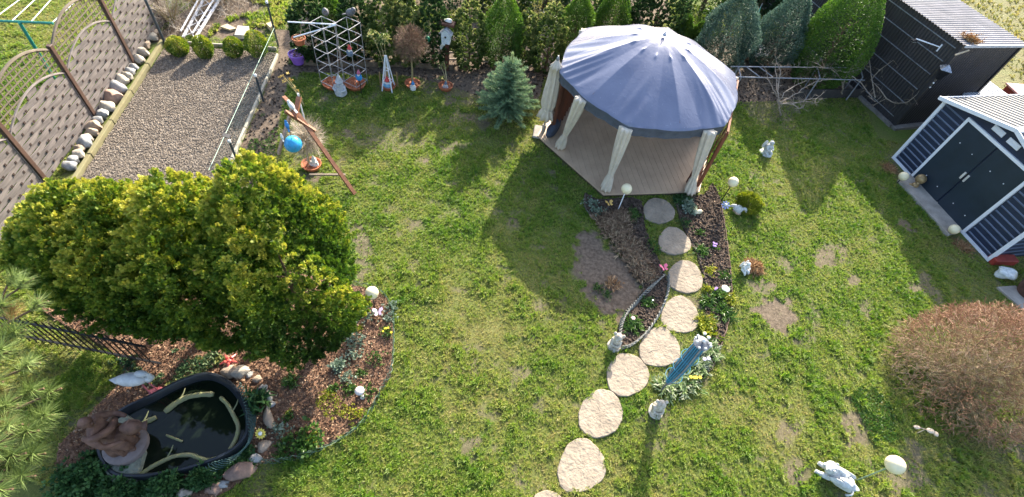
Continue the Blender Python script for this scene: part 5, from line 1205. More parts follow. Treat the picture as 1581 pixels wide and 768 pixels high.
# ------------------------------------------------------------------ wooden ladder stand with ornaments
f1 = G(548, 300); aw = woodmat('stand_wood', (.22, .095, .05), axis=0, scale=4, rough=.6)
topz = 1.75; tpnt = G(452, 165, topz); o = T('wooden_stand', 'slanting brown timber easel stand on the lawn right of the golden thujas', 'stand', tuple(f1)); tl = tpnt - f1
mb = MB(); mb.bar((0, 0, 0), tl, .085, .045); mb.build('leg', aw, o)
lf2 = G(400, 300) - f1; mb = MB(); q = Vector((tl.x - .25, tl.y + .1, topz)); mb.bar(tl + Vector((-.02, .06, .0)), G(430, 238, .7) - f1, .085, .045); mb.build('leg', woodmat('pale_stand_wood', (.42, .28, .20), axis=0, scale=4), o)
mb = MB(); mb.bar(G(478, 270, .15) - f1, G(533, 270, .28) - f1, .05, .035); mb.build('brace', mat('weathered_brace', (.20, .16, .12)), o)
mb = MB(); mb.bar(G(486, 202, 1.25) - f1, G(440, 172, 1.78) - f1, .07, .05); mb.build('brace', aw, o)
mb = MB(); mb.bar(G(462, 150, 1.85) - f1, G(455, 182, 1.62) - f1, .09, .06); mb.bar(G(438, 150, 1.8) - f1, G(448, 160, 1.78) - f1, .07, .05); mb.build('cap', aw, o)
bird(tuple(G(451, 168, 1.80)), .26, wh, 'grey white bird figure at the top of the timber stand', 2.6); bird(tuple(G(444, 197, 1.45)), .22, blue, 'blue bird figure halfway down the timber stand', 2.2)
bird(tuple(G(436, 214, 1.1)), .16, wh, 'little white bird figure low on the timber stand', 2.2)
g = G(452, 221, 1.0); o = T('glass_dish', 'bright blue round glass bell hanging in the timber stand', 'ornament', tuple(g)); mb = MB(); mb.lathe([(.03, .10), (.10, .07), (.165, 0), (.18, -.08), (.17, -.085), (.15, 0), (.09, .05), (0, .07)], n=26, M=Vector((.3, -.5, 1)).to_track_quat('Z', 'Y').to_matrix()); mb.build('bell', mat('blue_glass', (.05, .38, .72), rough=.12, var=.25, ns=10), o, smooth=True); mb = MB(); mb.tube([(0, 0, .1), (0, .02, .38)], .005, 5); mb.build('cord', blk, o)
# twisted bare bush with white pipe and figure
g = G(478, 256); o = T('twisted_bush', 'pale leafless tangled bush behind the timber stand', 'bush', (g.x, g.y, 0)); mb = MB(); mb.tube([(0, 0, 0), (.02, 0, .3), (.05, .0, .6)], [.03, .025, .02], 7); mb.build('trunk', mat('pale_bark', ()), o)
n = 420; D = rdir(n, .1); D /= np.linalg.norm(D, axis=1, keepdims=True); P = D * .28 * rng.random((n, 1)) + np.array([.05, .05, .75]); scatter('crown', t_twig(12, 3, .018, .3), P, D + rdir(n) * .3, rng.uniform(.18, .38, n), rng.random(n), leafmat('twig_pale', [(.30, .24, .17), (.48, .40, .30), (.6, .52, .42)], trans=0), o)
g = G(478, 215); mb = MB(); mb.tube([(0, 0, 0), (-.02, .02, 1.25)], .016, 8); mb.lathe([(.02, 1.22), (.02, 1.28)], n=8); q = mb.build('pipe', white, smooth=True); q.location = g; tag(q, 'thin white upright pipe beside the twisted bare bush', 'pipe')
g = G(487, 256); gnome((487, 258), .36, 'all white figure at the foot of the twisted bare bush', wh, wh, wh, name='white_gnome')
# little sapling with yellow leaves and posts at the soil strip
def sapling(px, H, label, seed, m, n=16, sz=.09, cane=(.42, .36, .18)):
    g = G(*px); o = T('sapling', label, 'shrub', (g.x, g.y, 0)); rr = random.Random(seed); mb = MB(); P = []
    for i in range(4):
        a = rr.uniform(0, 6.28); q = [Vector((0, 0, 0)), Vector((math.cos(a) * .12, math.sin(a) * .12, H * .5)), Vector((math.cos(a) * .3, math.sin(a) * .3, H * rr.uniform(.7, 1)))]; mb.tube(smooth_open(q, 4), [.012, .011, .010, .009, .008, .007, .006, .005, .004], 5); P += [q[2] + Vector((rr.gauss(0, .05), rr.gauss(0, .05), rr.gauss(0, .03))) for _ in range(n // 4)]
    mb.build('stems', mat('cane%d' % seed, cane), o); scatter('leaves', t_leaves(5, seed, .2), np.array([tuple(p) for p in P]), rdir(len(P), .4), rng.uniform(sz * .7, sz * 1.3, len(P)), rng.random(len(P)), m, o)
sapling((470, 165), .95, 'bare rose canes with a few yellow leaves between plot and obelisks', 5, leafmat('yellow_leaf', [(.35, .24, .08), (.5, .38, .14)], trans=.3), 12, .07)
sapling((600, 128), 1.5, 'creamy leaved climbing shrub behind the white obelisk', 6, EU, 160, .10); sapling((690, 134), .55, 'small variegated plant at the foot of the birdhouse post', 7, EU, 50, .07)

# ------------------------------------------------------------------ posts and wire mesh round the plot, far-left things
pm = mat('mesh_post', (.03, .045, .06), rough=.4, spec=.5); capm = mat('white_cap', (.75, .75, .75))
def mpost(f, t, label, r=.025, cap=True):
    g = G(*f); H = hgt(f, t); o = T('fence_post', label, 'post', (g.x, g.y, 0), group='dark metal posts round the vegetable plot'); mb = MB(); mb.tube([(0, 0, 0), (0, 0, H)], r, 8); mb.build('pole', pm, o)
    if cap: mb = MB(); mb.lathe([(r * 1.3, H - .03), (r * 1.35, H + .02), (0, H + .045)], n=10); mb.build('cap', capm, o, smooth=True)
    else: mb = MB(); mb.box((0, 0, H * .7), (.08, .04, .03)); mb.build('clamp', pm, o)
    return g, H
q1 = mpost((372, 262), (354, 218), 'dark post with white cap nearest the big thujas'); q2 = mpost((407, 157), (395, 116), 'dark post with white cap halfway along the wire mesh'); q3 = mpost((430, 72), (417, 2), 'dark post with pale cap behind the rightmost dwarf thuja'); q4 = mpost((256, 70), (228, -2), 'tall dark post at the far end of the woven fence', .032, False)
mb = MB(); gq = q1[0]; mb.bar((-.08, .0, .98), (.06, .0, .94), .10, .012); mb.build('solar_panel', blk, bpy.data.objects['fence_post'])
wr_ = mat('green_wire', (.09, .15, .11), rough=.5)
a, b, hh = G(338, 296), G(432, 76), .62; o = T('wire_mesh_fence', 'low thin wire mesh fence along the right side of the vegetable plot', 'fence', tuple(a)); d = b - a; mb = MB(); n = 60
for i in range(n + 1): p = d * (i / n); mb.tube([p, p + ez * hh], .0016, 3, cap=False)
for k in range(7): mb.tube([ez * (.02 + hh * k / 6.1), d + ez * (.02 + hh * k / 6.1)], .0018, 3, cap=False)
mb.build('mesh', wr_, o); mb = MB(); mb.tube([ez * hh, d + ez * hh], .006, 5); mb.build('top_wire', mat('mint_wire', (.45, .60, .50)), o)
# clothes dryer behind the fence
g = G(84, 122); o = T('clothes_dryer', 'green T shaped clothes line post with pale lines beyond the woven fence', 'clothes line', (g.x, g.y, 0)); grn = mat('dryer_green', (.02, .20, .15), rough=.4)
tpz = hgt((84, 122), (30, 35)); tt = G(30, 35, tpz) - g; a1 = G(-40, 31, tpz) - g; a2 = G(82, 36, tpz) - g
mb = MB(); mb.tube([(0, 0, -.02), tt], .035, 10); mb.build('pole', grn, o); mb = MB(); mb.tube([a1, a2], .028, 8); mb.build('crossbar', grn, o)
for px, qx in (((-15, 33), (50, -15)), ((17, 34), (75, -20)), ((48, 34), (98, -22)), ((81, 35), (132, -12))):
    mb = MB(); mb.tube([G(*px, tpz) - g, G(*qx, tpz) - g], .010, 5); mb.build('line', white, o)
# leaning white lattice truss
o = T('lattice_mast', 'white metal lattice mast lying slanted behind the dwarf thujas', 'mast', tuple(G(284, 58))); g = G(284, 58); r1 = (G(284, 60, .0) - g, G(330, -25, .25) - g); r2 = (G(302, 63, .0) - g, G(356, -25, .25) - g)
wm_ = mat('worn_white_metal', (.52, .53, .56), rough=.5, var=.3, ns=20)
for r in (r1, r2): mb = MB(); mb.bar(r[0] + ez * .05, r[1] + ez * .05, .07, .03); mb.bar(r[0] + ez * .22, r[1] + ez * .22, .03, .03); mb.build('rail', wm_, o)
for k in range(6): mb = MB(); t0, t1 = k / 6, (k + 1) / 6; mb.tube([r1[0].lerp(r1[1], t0) + ez * .06, r2[0].lerp(r2[1], t1) + ez * .06], .011, 5); mb.tube([r2[0].lerp(r2[1], t0) + ez * .075, r1[0].lerp(r1[1], t1) + ez * .075], .011, 5); mb.build('crosspiece', wm_, o)
# slabs, brush and weeds beyond the plot
def slab(pxs, z, m, label):
    c = G(*pxs[0]); mb = MB(); mb.prism([(p.x - c.x, p.y - c.y) for p in (G(*q) for q in pxs)], 0, z); q = mb.build('slab', m); q.location = c; tag(q, label, 'slab')
slab([(364, 60), (380, 61), (386, 47), (369, 46)], .12, mat('pale_slab', (.42, .40, .36)), 'pale square concrete block behind the dwarf thujas'); slab([(341, 44), (352, 40), (366, 47), (356, 49)], .06, mat('sand_slab', (.46, .38, .24)), 'flat sandy stone plate among the weeds beyond the plot'); slab([(413, 44), (420, 41), (425, 46), (419, 50)], .15, mat('sand_slab', ()), 'small pinkish stone block left of the far mesh post')
def patch(name, poly, n, tm, m, smin, smax, z=.0, up=1.5, kind='stuff'):
    xs = [p[0] for p in poly]; ys = [p[1] for p in poly]; x = rng.uniform(min(xs), max(xs), n); y = rng.uniform(min(ys), max(ys), n)
    k = inpoly(x, y, poly) & (fbm(x * 1.7, y * 1.7, 51) > .42); x, y = x[k], y[k]; n = len(x); P = np.stack([x, y, np.full(n, z)], -1)
    return tag(scatter(name, tm, P, rdir(n, up), rng.uniform(smin, smax, n), np.clip(fbm(x * 2, y * 2, 8) + rng.normal(0, .2, n), 0, 1), m), kind=kind)
north = W2([(262, 60), (255, -40), (470, -40), (450, 60), (420, 70)])
patch('dry_brush', W2([(250, 60), (200, -40), (400, -40), (420, 40), (330, 50)]), 2600, t_twig(3, 3, .014), leafmat('brush_twig', [(.16, .11, .08), (.32, .26, .2), (.5, .46, .4)], trans=0), .2, .5, up=.3)
patch('weeds', W2([(320, 62), (330, 40), (420, 48), (445, 30), (440, -30), (372, -30), (400, 20), (350, 30)]), 9000, t_tuft(5, 9, .09, .9), GRASS, .06, .16)
# bare wild shrubs behind far fence end
for i, (px, s, lab) in enumerate([((268, 40), .9, 'dry brown shrub at the far end of the woven fence'), ((300, 12), 1.0, 'tangled dry shrub behind the white lattice mast'), ((350, 5), .8, 'dry shrub beyond the weeds at the top edge')]):
    g = G(*px); o = T('dry_shrub', lab, 'shrub', (g.x, g.y, 0)); n = 260; D = rdir(n, .9); D /= np.linalg.norm(D, axis=1, keepdims=True); mb = MB()
    for k in range(9): a = k * .7; mb.tube([(0, 0, 0), (math.cos(a) * .25 * s, math.sin(a) * .25 * s, .5 * s), (math.cos(a) * .5 * s, math.sin(a) * .5 * s, 1.0 * s)], [.018, .012, .005], 5)
    mb.build('stems', mat('pale_bark', ()), o); scatter('twigs', t_twig(20 + i, 3, .012), D * rng.random((n, 1)) * .5 * s + np.array([0, 0, .25]), D + rdir(n) * .3, rng.uniform(.2, .45, n), rng.random(n), leafmat('brush_twig', ()) if False else MATS['brush_twig'], o)

# ------------------------------------------------------------------ pergola rails and pruned vines on the right
vg0 = G(1132, 158); vb = mat('vine_bark', (.30, .25, .20), rough=.9, var=.35, ns=14, bump=.8)
zr = .80; o = T('vine_trellis', 'long low horizontal grey pipe trellis with tied vines between gazebo and garage', 'trellis', tuple(G(1130, 160)))
base = G(1130, 160); la = (G(1128, 103, zr) - base, G(1332, 105, zr) - base); lb_ = (G(1136, 119, zr) - base, G(1335, 124, zr) - base)
gp2 = mat('grey_pipe', (.25, .26, .28), rough=.45)
for r in (la, lb_): mb = MB(); mb.tube([r[0], r[1]], .016, 8); mb.build('rail', gp2, o)
for px in (1140, 1262, 1328):
    p = G(px, 104, zr) - base; p2_ = G(px + 4, 120, zr) - base; mb = MB(); mb.tube([p, p2_], .018, 6); mb.tube([p, Vector((p.x, p.y, 0))], .02, 6); mb.tube([p2_, Vector((p2_.x, p2_.y, 0))], .02, 6); mb.build('post', gp2, o)
for px in (1165, 1185): mb = MB(); mb.tube([G(px - 12, 104, zr) - base, G(px + 8, 119, zr) - base], .015, 6); mb.build('crosspiece', gp2, o)
def vine(root, pts_list, label, name='vine', twigs=60, r0=.03):
    g = G(*root); o = T(name, label, 'vine', tuple(g)); mb = MB(); rr = random.Random(len(pts_list)); P = []; Dn = []
    for pts in pts_list:
        q = smooth_open([G(*p[:2], p[2]) - g for p in pts], 5); q = [p + Vector((rr.gauss(0, .012), rr.gauss(0, .012), rr.gauss(0, .012))) for p in q]
        mb.tube(q, [r0 * (1 - .7 * i / len(q)) * (1 if pts[0][2] < .1 else .6) for i in range(len(q))], 6)
        for p in q[3:]:
            for _ in range(2): P.append(p); Dn.append(Vector((rr.gauss(0, 1), rr.gauss(0, 1), rr.uniform(0, 1))))
    mb.build('branches', vb, o)
    if twigs: scatter('twigs', t_twig(31, 2, .022, .3), np.array([tuple(p) for p in P]), np.array([tuple(p) for p in Dn]), rng.uniform(.12, .3, len(P)), rng.random(len(P)), leafmat('vine_twig', [(.22, .17, .12), (.38, .32, .25)], trans=0), o)
vine((1205, 180), [[(1205, 180, 0), (1202, 160, .5), (1200, 140, .75), (1196, 100, .95)], [(1202, 160, .5), (1225, 160, .6), (1250, 154, .75), (1266, 150, .8)], [(1202, 160, .5), (1228, 146, .7), (1255, 128, .85), (1282, 122, .95)], [(1200, 150, .6), (1190, 130, .8), (1180, 108, .9)], [(1222, 160, .6), (1236, 168, .6), (1242, 160, .65)], [(1202, 158, .5), (1215, 140, .8), (1245, 124, .9)], [(1200, 140, .75), (1204, 110, 1.), (1197, 85, 1.3)], [(1205, 160, .5), (1235, 158, .6), (1262, 158, .7)]], 'pruned bare vine with crooked arms standing on the lawn below the trellis', r0=.028)
vine((1300, 150), [[(1300, 150, 0), (1302, 130, .6), (1310, 112, .95)], [(1310, 112, .95), (1280, 106, 1.), (1240, 104, 1.), (1205, 103, 1.0)], [(1310, 112, .95), (1325, 108, 1.), (1338, 100, 1.15)], [(1300, 130, .6), (1290, 112, .95), (1262, 100, 1.05)], [(1316, 118, .9), (1335, 135, .8), (1352, 158, .7)], [(1310, 112, .95), (1322, 100, 1.2), (1330, 82, 1.5)]], 'bare grape vine woven along the right end of the trellis', r0=.026)
def garpt(y, z): return gw_(-.06, y, z)
g = garpt(.9, 0); o = T('wall_vine', 'bare vine trained on the black garage wall', 'vine', tuple(g)); mb = MB(); rr = random.Random(8); P = []
for k, (ya, za, yb, zb) in enumerate([(.9, 0, .7, .5), (.7, .5, .15, .75), (.7, .5, 1.5, .6), (1.0, .3, 2.2, 1.2), (2.0, 1.0, 2.6, 1.8), (.15, .75, .05, 1.1), (1.5, .6, 1.3, 1.4), (2.8, .2, 3.4, 1.7), (3.2, .9, 4., 1.5)]):
    a = garpt(ya, za) - g; b = garpt(yb, zb) - g; m_ = (a + b) / 2 + Vector((rr.uniform(-.05, 0), rr.uniform(-.05, .05), rr.uniform(-.1, .1))); q = smooth_open([a, m_, b], 5); mb.tube(q, [.02 - .0012 * i for i in range(len(q))], 6); P += q[3:]
mb.build('branches', vb, o); scatter('twigs', t_twig(33, 2, .02, .3), np.array([tuple(p) for p in P]), rdir(len(P), .3), rng.uniform(.12, .3, len(P)), rng.random(len(P)), MATS['vine_twig'], o)
# green netting and grey table beyond hedge, roof of a brown hut
g = G(1148, 110); o = T('netting_screen', 'green netting screen between the two blue green conifers', 'screen', tuple(g)); mb = MB(); a = G(1136, 108) - g; b = G(1160, 40) - g; mb.bar(a + ez * .35, b + ez * .35, .02, .7); mb.build('net', mat('green_net', (.02, .22, .16), rough=.6, var=.3, ns=20), o)
mb = MB(); mb.tube([a, a + ez * .8], .02, 6); mb.tube([b, b + ez * .8], .02, 6); mb.build('frame', gp2, o)
g = G(1165, 92); mb = MB(); mb.box((0, 0, .3), (.7, .6, .04), bev=.01)
for sx in (-1, 1):
    for sy in (-1, 1): mb.box((sx * .3, sy * .25, .14), (.04, .04, .28))
o = mb.build('garden_table', mat('grey_slats', (.33, .33, .34))); place(o, g, .3); tag(o, 'low grey table beyond the trellis beside the green netting', 'table')
g = G(1235, -5); o = T('brown_hut', 'small brown wooden hut with grey roof beyond the hedge, top right', 'hut', tuple(g)); mb = MB(); mb.box((0, .4, .45), (1.0, .8, .9)); mb.build('wall', mat('hut_brown', (.12, .05, .035)), o); mb = MB(); mb.prism([(-.65, .85), (0, 1.15), (.65, .85), (.65, .9), (0, 1.2), (-.65, .9)], -.9, .1, M=Matrix.Rotation(PI / 2, 4, 'X')); mb.build('roof', mat('hut_roof', (.32, .30, .28)), o)
# horizontal brown rails of low back fence below the hedge
o = T('rail_fence', 'low weathered horizontal rail fence at the foot of the hedge', 'fence', tuple(G(560, 104))); a = G(560, 104)
for z in (.10, .32):
    mb = MB(); pts = [G(x, y) - a + ez * (z + .02 * math.sin(x)) for x, y in ((560, 97), (640, 95), (720, 97), (840, 108))]; mb.tube(pts, .028, 6); mb.build('rail', mat('weathered_rail', (.30, .25, .20), rough=.9, var=.3), o)
for x, y in ((600, 97), (680, 96), (760, 100), (825, 106)): mb = MB(); p = G(x, y) - a; mb.tube([p, p + ez * .45], .03, 7); mb.build('post', mat('weathered_rail', ()), o)
gl = MB(); g = G(480, 116)
o = T('log_edging', 'low edging of short upright half logs below the back hedge', 'edging', tuple(g)); path = smooth_open([G(x, y) - g for x, y in ((470, 100), (520, 103), (580, 103), (640, 104), (700, 108))], 12)
mb = MB()
for i, p in enumerate(path):
    for k in range(2):
        pp = p if k == 0 or i == len(path) - 1 else (p + path[i + 1]) / 2; mb.lathe([(.035, 0), (.035, .13), (.02, .14), (0, .14)], tuple(pp), 7)
mb.build('palisade', mat('log_edge', (.16, .12, .08), rough=.9, var=.4), o)
# hedge ornament: white scroll & green ball
g = G(660, 62, .9); mb = MB(); mb.ell((0, 0, 0), (.09, .09, .11), 14, 9); mb.tube([(0, 0, .1), (0, .05, .3)], .006, 4); q = mb.build('glass_ball', mat('green_glass', (.02, .22, .12), rough=.15), smooth=True); q.location = g; tag(q, 'small green glass drop hanging in the hedge left of the birdhouse', 'ornament')

# ------------------------------------------------------------------ statues on the lawn
def lumps(name, px, parts, m, label, cat='statue', sc=1., rz=0., base=None):
    g = G(*px); o = T(name, label, cat, tuple(g), rz, sc=sc)
    for pn, shapes in parts.items():
        mb = MB()
        for s in shapes:
            if s[0] == 'e': mb.ell(s[1], s[2], 14, 9, nz=s[3] if len(s) > 3 else .06, seed=int(abs(s[1][0]) * 100))
            elif s[0] == 't': mb.tube(smooth_open([Vector(p) for p in s[1]], 4), list(np.interp(np.linspace(0, 1, 4 * (len(s[1]) - 1) + 1), np.linspace(0, 1, len(s[2])), s[2])), 9)
        mb.build(pn, m if pn != 'base' else (base or m), o, smooth=True)
    return o
wst = mat('white_cast', (.50, .51, .50), rough=.7, var=.3, ns=16, bump=.5, bs=50)
angel = {'body': [('e', (0, 0, .16), (.12, .11, .15)), ('t', ((0, 0, .2), (.02, 0, .32), (.03, 0, .36)), (.11, .08, .05)), ('t', ((.02, .09, .3), (.13, .10, .22), (.16, .02, .26)), (.04, .03, .02)), ('t', ((.02, -.09, .3), (.13, -.10, .22), (.16, -.02, .26)), (.04, .03, .02)), ('t', ((0, .06, .12), (.16, .08, .10), (.2, .08, .02)), (.07, .05, .03)), ('t', ((0, -.06, .12), (.16, -.08, .10), (.2, -.08, .02)), (.07, .05, .03))], 'head': [('e', (.04, 0, .43), (.07, .065, .08), .02), ('e', (.1, 0, .43), (.015, .012, .015))], 'wing': [('e', (-.1, .1, .28), (.03, .09, .15)), ('e', (-.1, -.1, .28), (.03, .09, .15))], 'base': [('e', (.03, 0, .02), (.24, .2, .05))]}
lumps('angel_statue', (1181, 236), angel, wst, 'white winged stone figure on the lawn between gazebo and shed', rz=-1.2, sc=.82)
lion = {'body': [('e', (0, 0, .14), (.24, .13, .12)), ('e', (-.14, .0, .16), (.11, .12, .12)), ('t', ((.12, .08, .12), (.26, .09, .04), (.34, .09, .03)), (.06, .045, .035)), ('t', ((.12, -.08, .12), (.26, -.09, .04), (.34, -.09, .03)), (.06, .045, .035)), ('t', ((-.2, -.05, .1), (-.3, .05, .06), (-.22, .14, .04)), (.03, .02, .02))], 'wing': [('e', (-.02, .12, .2), (.2, .04, .1), .15), ('e', (-.02, -.12, .2), (.2, .04, .1), .15), ('e', (-.12, .06, .27), (.14, .06, .05), .2), ('e', (.04, -.05, .27), (.12, .06, .05), .2)], 'head': [('e', (.2, 0, .25), (.11, .11, .12), .12), ('e', (.29, 0, .23), (.05, .05, .045)), ('e', (.18, .08, .34), (.03, .02, .03)), ('e', (.18, -.08, .34), (.03, .02, .03))]}
lumps('lying_statue', (1288, 742), lion, wst, 'white lying animal statue in the right foreground beside the globe lamp', rz=2.6, sc=.95)
urchin = {'body': [('e', (0, 0, .15), (.10, .10, .14)), ('t', ((0, .07, .22), (.09, .07, .15), (.12, 0, .16)), (.035, .03, .02)), ('t', ((0, -.07, .22), (.09, -.07, .15), (.12, 0, .16)), (.035, .03, .02)), ('t', ((.03, .05, .08), (.14, .06, .06)), (.05, .03)), ('t', ((.03, -.05, .08), (.14, -.06, .06)), (.05, .03))], 'head': [('e', (.02, 0, .34), (.08, .08, .08)), ('e', (-.01, .08, .38), (.03, .03, .04)), ('e', (-.01, -.08, .38), (.03, .03, .04)), ('e', (.09, 0, .33), (.02, .03, .02))], 'base': [('e', (.02, 0, .03), (.15, .13, .05))]}
tanst = mat('tan_glaze', (.45, .36, .24), rough=.5, var=.4, ns=18, col2=(.62, .58, .5))
lumps('sheep_figure', (948, 533), urchin, tanst, 'cream and tan animal figure at the lower tip of the curved wire edging', 'figure', rz=-1.8)
lumps('sheep_figure', (1011, 634), urchin, tanst, 'cream and tan animal figure at the foot of the blue mobile', 'figure', rz=-1.5)
ang2 = {k: v for k, v in angel.items() if k != 'base'}
lumps('kneeling_figure', (1146, 418), ang2, wh, 'small white kneeling figure beside the straw coloured grass tuft', 'figure', sc=.62, rz=-1.)
egg_ = {'body': [('e', (0, 0, .16), (.17, .12, .15), .08), ('t', ((.1, 0, .24), (.2, 0, .3), (.28, 0, .2)), (.06, .05, .02)), ('t', ((-.08, .0, .24), (-.2, 0, .18), (-.26, 0, .08)), (.06, .05, .02))], 'base': [('e', (.02, -.02, .04), (.15, .11, .06))]}
lumps('broken_urn', (1136, 328), egg_, wst, 'tipped pale grey stone figure on a tan foot below the yellow green bush', 'figure', rz=-.5, sc=.72, base=mat('tan_pink', (.45, .30, .20)))
gd = mat('brass_gold', (.30, .21, .10), rough=.35, metal=.3, var=.4, ns=12)
lumps('ball_ornament', (1409, 289), {'globe': [('e', (.05, .05, .26), (.13, .13, .13), .0)], 'body': [('e', (0, -.02, .08), (.09, .08, .09)), ('e', (.0, -.04, .17), (.05, .05, .05)), ('e', (-.09, 0, .05), (.06, .05, .05))]}, gd, 'gold brown ball ornament with small figures at the shed door', 'ornament')
def drytuft(px, r, h, label, m, n=260, tm=None, cat='grass tuft', name='dry_grass_tuft'):
    g = G(*px); P = np.stack([rng.normal(0, r * .45, n), rng.normal(0, r * .45, n), np.zeros(n)], -1); D = P * 2.2 / max(r, .01) + np.array([0, 0, 1.]) + rng.normal(0, .25, (n, 3))
    q = np.hypot(P[:, 0], P[:, 1]) / r; o = scatter(name, tm or t_tuft(4, 3, .05, .5), P, D, h * rng.uniform(.6, 1.1, n) * (1.1 - .4 * np.clip(q, 0, 1)), rng.random(n), m); o.location = g; tag(o, label, cat); return o
STRAW = leafmat('straw', [(.22, .12, .06), (.38, .22, .11), (.52, .36, .2)], rough=.8, trans=.1)
drytuft((1162, 413), .17, .24, 'round straw coloured grass tuft on the lawn beside the white kneeling figure', STRAW)
drytuft((1372, 260), .22, .13, 'flattened rusty dry grass clump at the far corner of the navy shed', STRAW); drytuft((1487, 382), .24, .12, 'flattened rusty dry grass clump below the near shed globe lamp', STRAW, 320)
lumps('leaf_ornament', (1412, 668), {'petal': [('e', (-.12, .0, .22), (.06, .035, .02)), ('e', (.1, -.03, .24), (.07, .05, .02)), ('e', (.22, -.05, .2), (.05, .05, .02))], 'stake': [('t', ((-.12, 0, .22), (.05, 0, .2), (.22, -.05, .19)), (.007, .007)), ('t', ((.05, 0, 0), (.05, 0, .2)), (.008, .008))]}, mat('peach_paint', (.62, .48, .34), rough=.5), 'peach coloured petal garden stake at the foot of the bare round shrub', 'ornament')

# ------------------------------------------------------------------ the beds along the path
def wireedge(name, pxs, label, h=.16, m=None, n=2, r=.004, hoops=True, amp=.02):
    g = G(*pxs[0]); o = T(name, label, 'edging', tuple(g)); q = smooth_open([G(*p) - g for p in pxs], 10); m = m or wr_; mb = MB(); L = len(q)
    for k in range(n):
        ph = k * 2 * PI / n; mb.tube([p + Vector((amp * math.sin(i * 1.1 + ph), amp * math.cos(i * 1.1 + ph), h * (.55 + .45 * math.sin(i * .9 + ph)))) for i, p in enumerate(q)], r, 5, cap=False)
    mb.build('wires', m, o)
    if hoops:
        mb = MB()
        for i in range(0, L - 2, 2):
            a, b = q[i], q[min(L - 1, i + 2)]; mm = (a + b) / 2; mb.tube([a, a.lerp(mm, .3) + ez * h * .9, mm + ez * h * 1.15, b.lerp(mm, .3) + ez * h * .9, b], r * .7, 4, cap=False)
        mb.build('hoops', m, o)
rope = mat('twisted_rope', (.17, .17, .15), rough=.8, var=.4, ns=30)
wireedge('rope_edging', [(1030, 425), (1030, 452), (1020, 480), (1002, 508), (978, 532), (958, 540)], 'twisted dark rope edging, right side of the pointed bed tip', .10, rope, 3, .014, False, .018)
wireedge('rope_edging', [(1022, 428), (1005, 445), (985, 466), (966, 485), (958, 503), (955, 535)], 'looped dark willow edging, left side of the pointed bed tip', .12, rope, 4, .013, False, .03)
wireedge('wire_edging', [(545, 441), (585, 451), (605, 480), (608, 520), (605, 570), (590, 604), (560, 655), (510, 690), (450, 711), (403, 716)], 'green wire edging curving round the mulch bed', .17)
wireedge('pond_netting', [(372, 600), (388, 630), (391, 660), (385, 690), (362, 712), (330, 728)], 'dark green netting rolled along the right rim of the pond', .24, mat('net_green', (.05, .10, .09)), 4, .006, False, .05)
wireedge('wire_edging', [(903, 300), (905, 325), (930, 352), (965, 398), (992, 440), (983, 462)], 'thin dark edging on the lawn side of the bed by the deck', .05, mat('dark_edge', (.08, .07, .05)), 2, .01, False, .008)
wireedge('wire_edging', [(1112, 316), (1121, 368), (1128, 430), (1127, 480), (1114, 530), (1098, 572)], 'thin brown edging on the lawn side of the right border', .05, mat('brown_edge', (.12, .07, .05)), 2, .01, False, .008)
wireedge('wire_edging', [(1040, 312), (1062, 360), (1078, 400), (1090, 445), (1088, 480)], 'thin dark edging on the path side of the right border', .05, mat('dark_edge', ()), 2, .01, False, .008)
# the folded blue mobile on its pole
f = (1019, 605); g = G(*f); Hm = hgt(f, (1077, 520)); Hm = min(Hm, 2.0); o = T('hanging_mobile', 'tall closed blue string mobile on a pole beside the path', 'mobile', (g.x, g.y, 0))
mb = MB(); mb.tube([(0, 0, 0), (0, 0, Hm)], .016, 8); mb.build('pole', mat('mobile_grey', (.10, .11, .13), rough=.4), o)
cyan = mat('cyan_cord', (.04, .24, .40), rough=.35, var=.2); rr = random.Random(4)
for k in range(16):
    a = 2 * PI * k / 16; r = .085; z0, z1 = .42, Hm - .06; mb = MB(); q = smooth_open([(.03 * math.cos(a), .03 * math.sin(a), z0), (r * .9 * math.cos(a), r * .9 * math.sin(a), z0 + .2), (r * 1.15 * math.cos(a + .1), r * 1.15 * math.sin(a + .1), (z0 + z1) / 2), (r * 1.0 * math.cos(a), r * 1.0 * math.sin(a), z1 - .15), (.08 * math.cos(a), .08 * math.sin(a), z1)], 4)
    mb.tube(q, .009 if k % 3 else .014, 5); mb.build('cord', cyan if k % 4 else gp2, o)
mb = MB(); mb.lathe([(.03, .45), (.07, .7), (.085, (Hm + .4) / 2), (.08, Hm - .3), (.04, Hm - .1)], n=24, fn=lambda a, z: 1 + .25 * math.sin(6 * a + 2 * z)); mb.build('cloth', mat('teal_cloth', (.05, .14, .20), rough=.6, var=.4, ns=12), o, smooth='all')
mb = MB(); mb.lathe([(.04, .40), (.06, .44), (.03, .47)], n=12); mb.lathe([(.10, Hm - .10), (.13, Hm - .06), (.03, Hm - .02)], n=14); mb.build('hub', mat('mobile_grey', ()), o)
mb = MB()
for k in range(9): a = k * .7; mb = MB(); mb.ell((.12 * math.cos(a), .12 * math.sin(a), Hm - .03 + .03 * (k % 3)), .022, 8, 6); mb.build('bead', wh, o, smooth=True)
mb = MB(); mb.ell((0, 0, Hm + .03), .035); mb.build('bead', wh, o, smooth=True)
net = MB()
for i in range(3):
    for k in range(12): a0_, a1_ = 2 * PI * k / 12, 2 * PI * (k + 1) / 12; r = .145; z = .7 + i * .35; net.tube([(r * math.cos(a0_), r * math.sin(a0_), z), (r * math.cos(a1_), r * math.sin(a1_), z)], .004, 4)
net.build('bands', cyan, o)
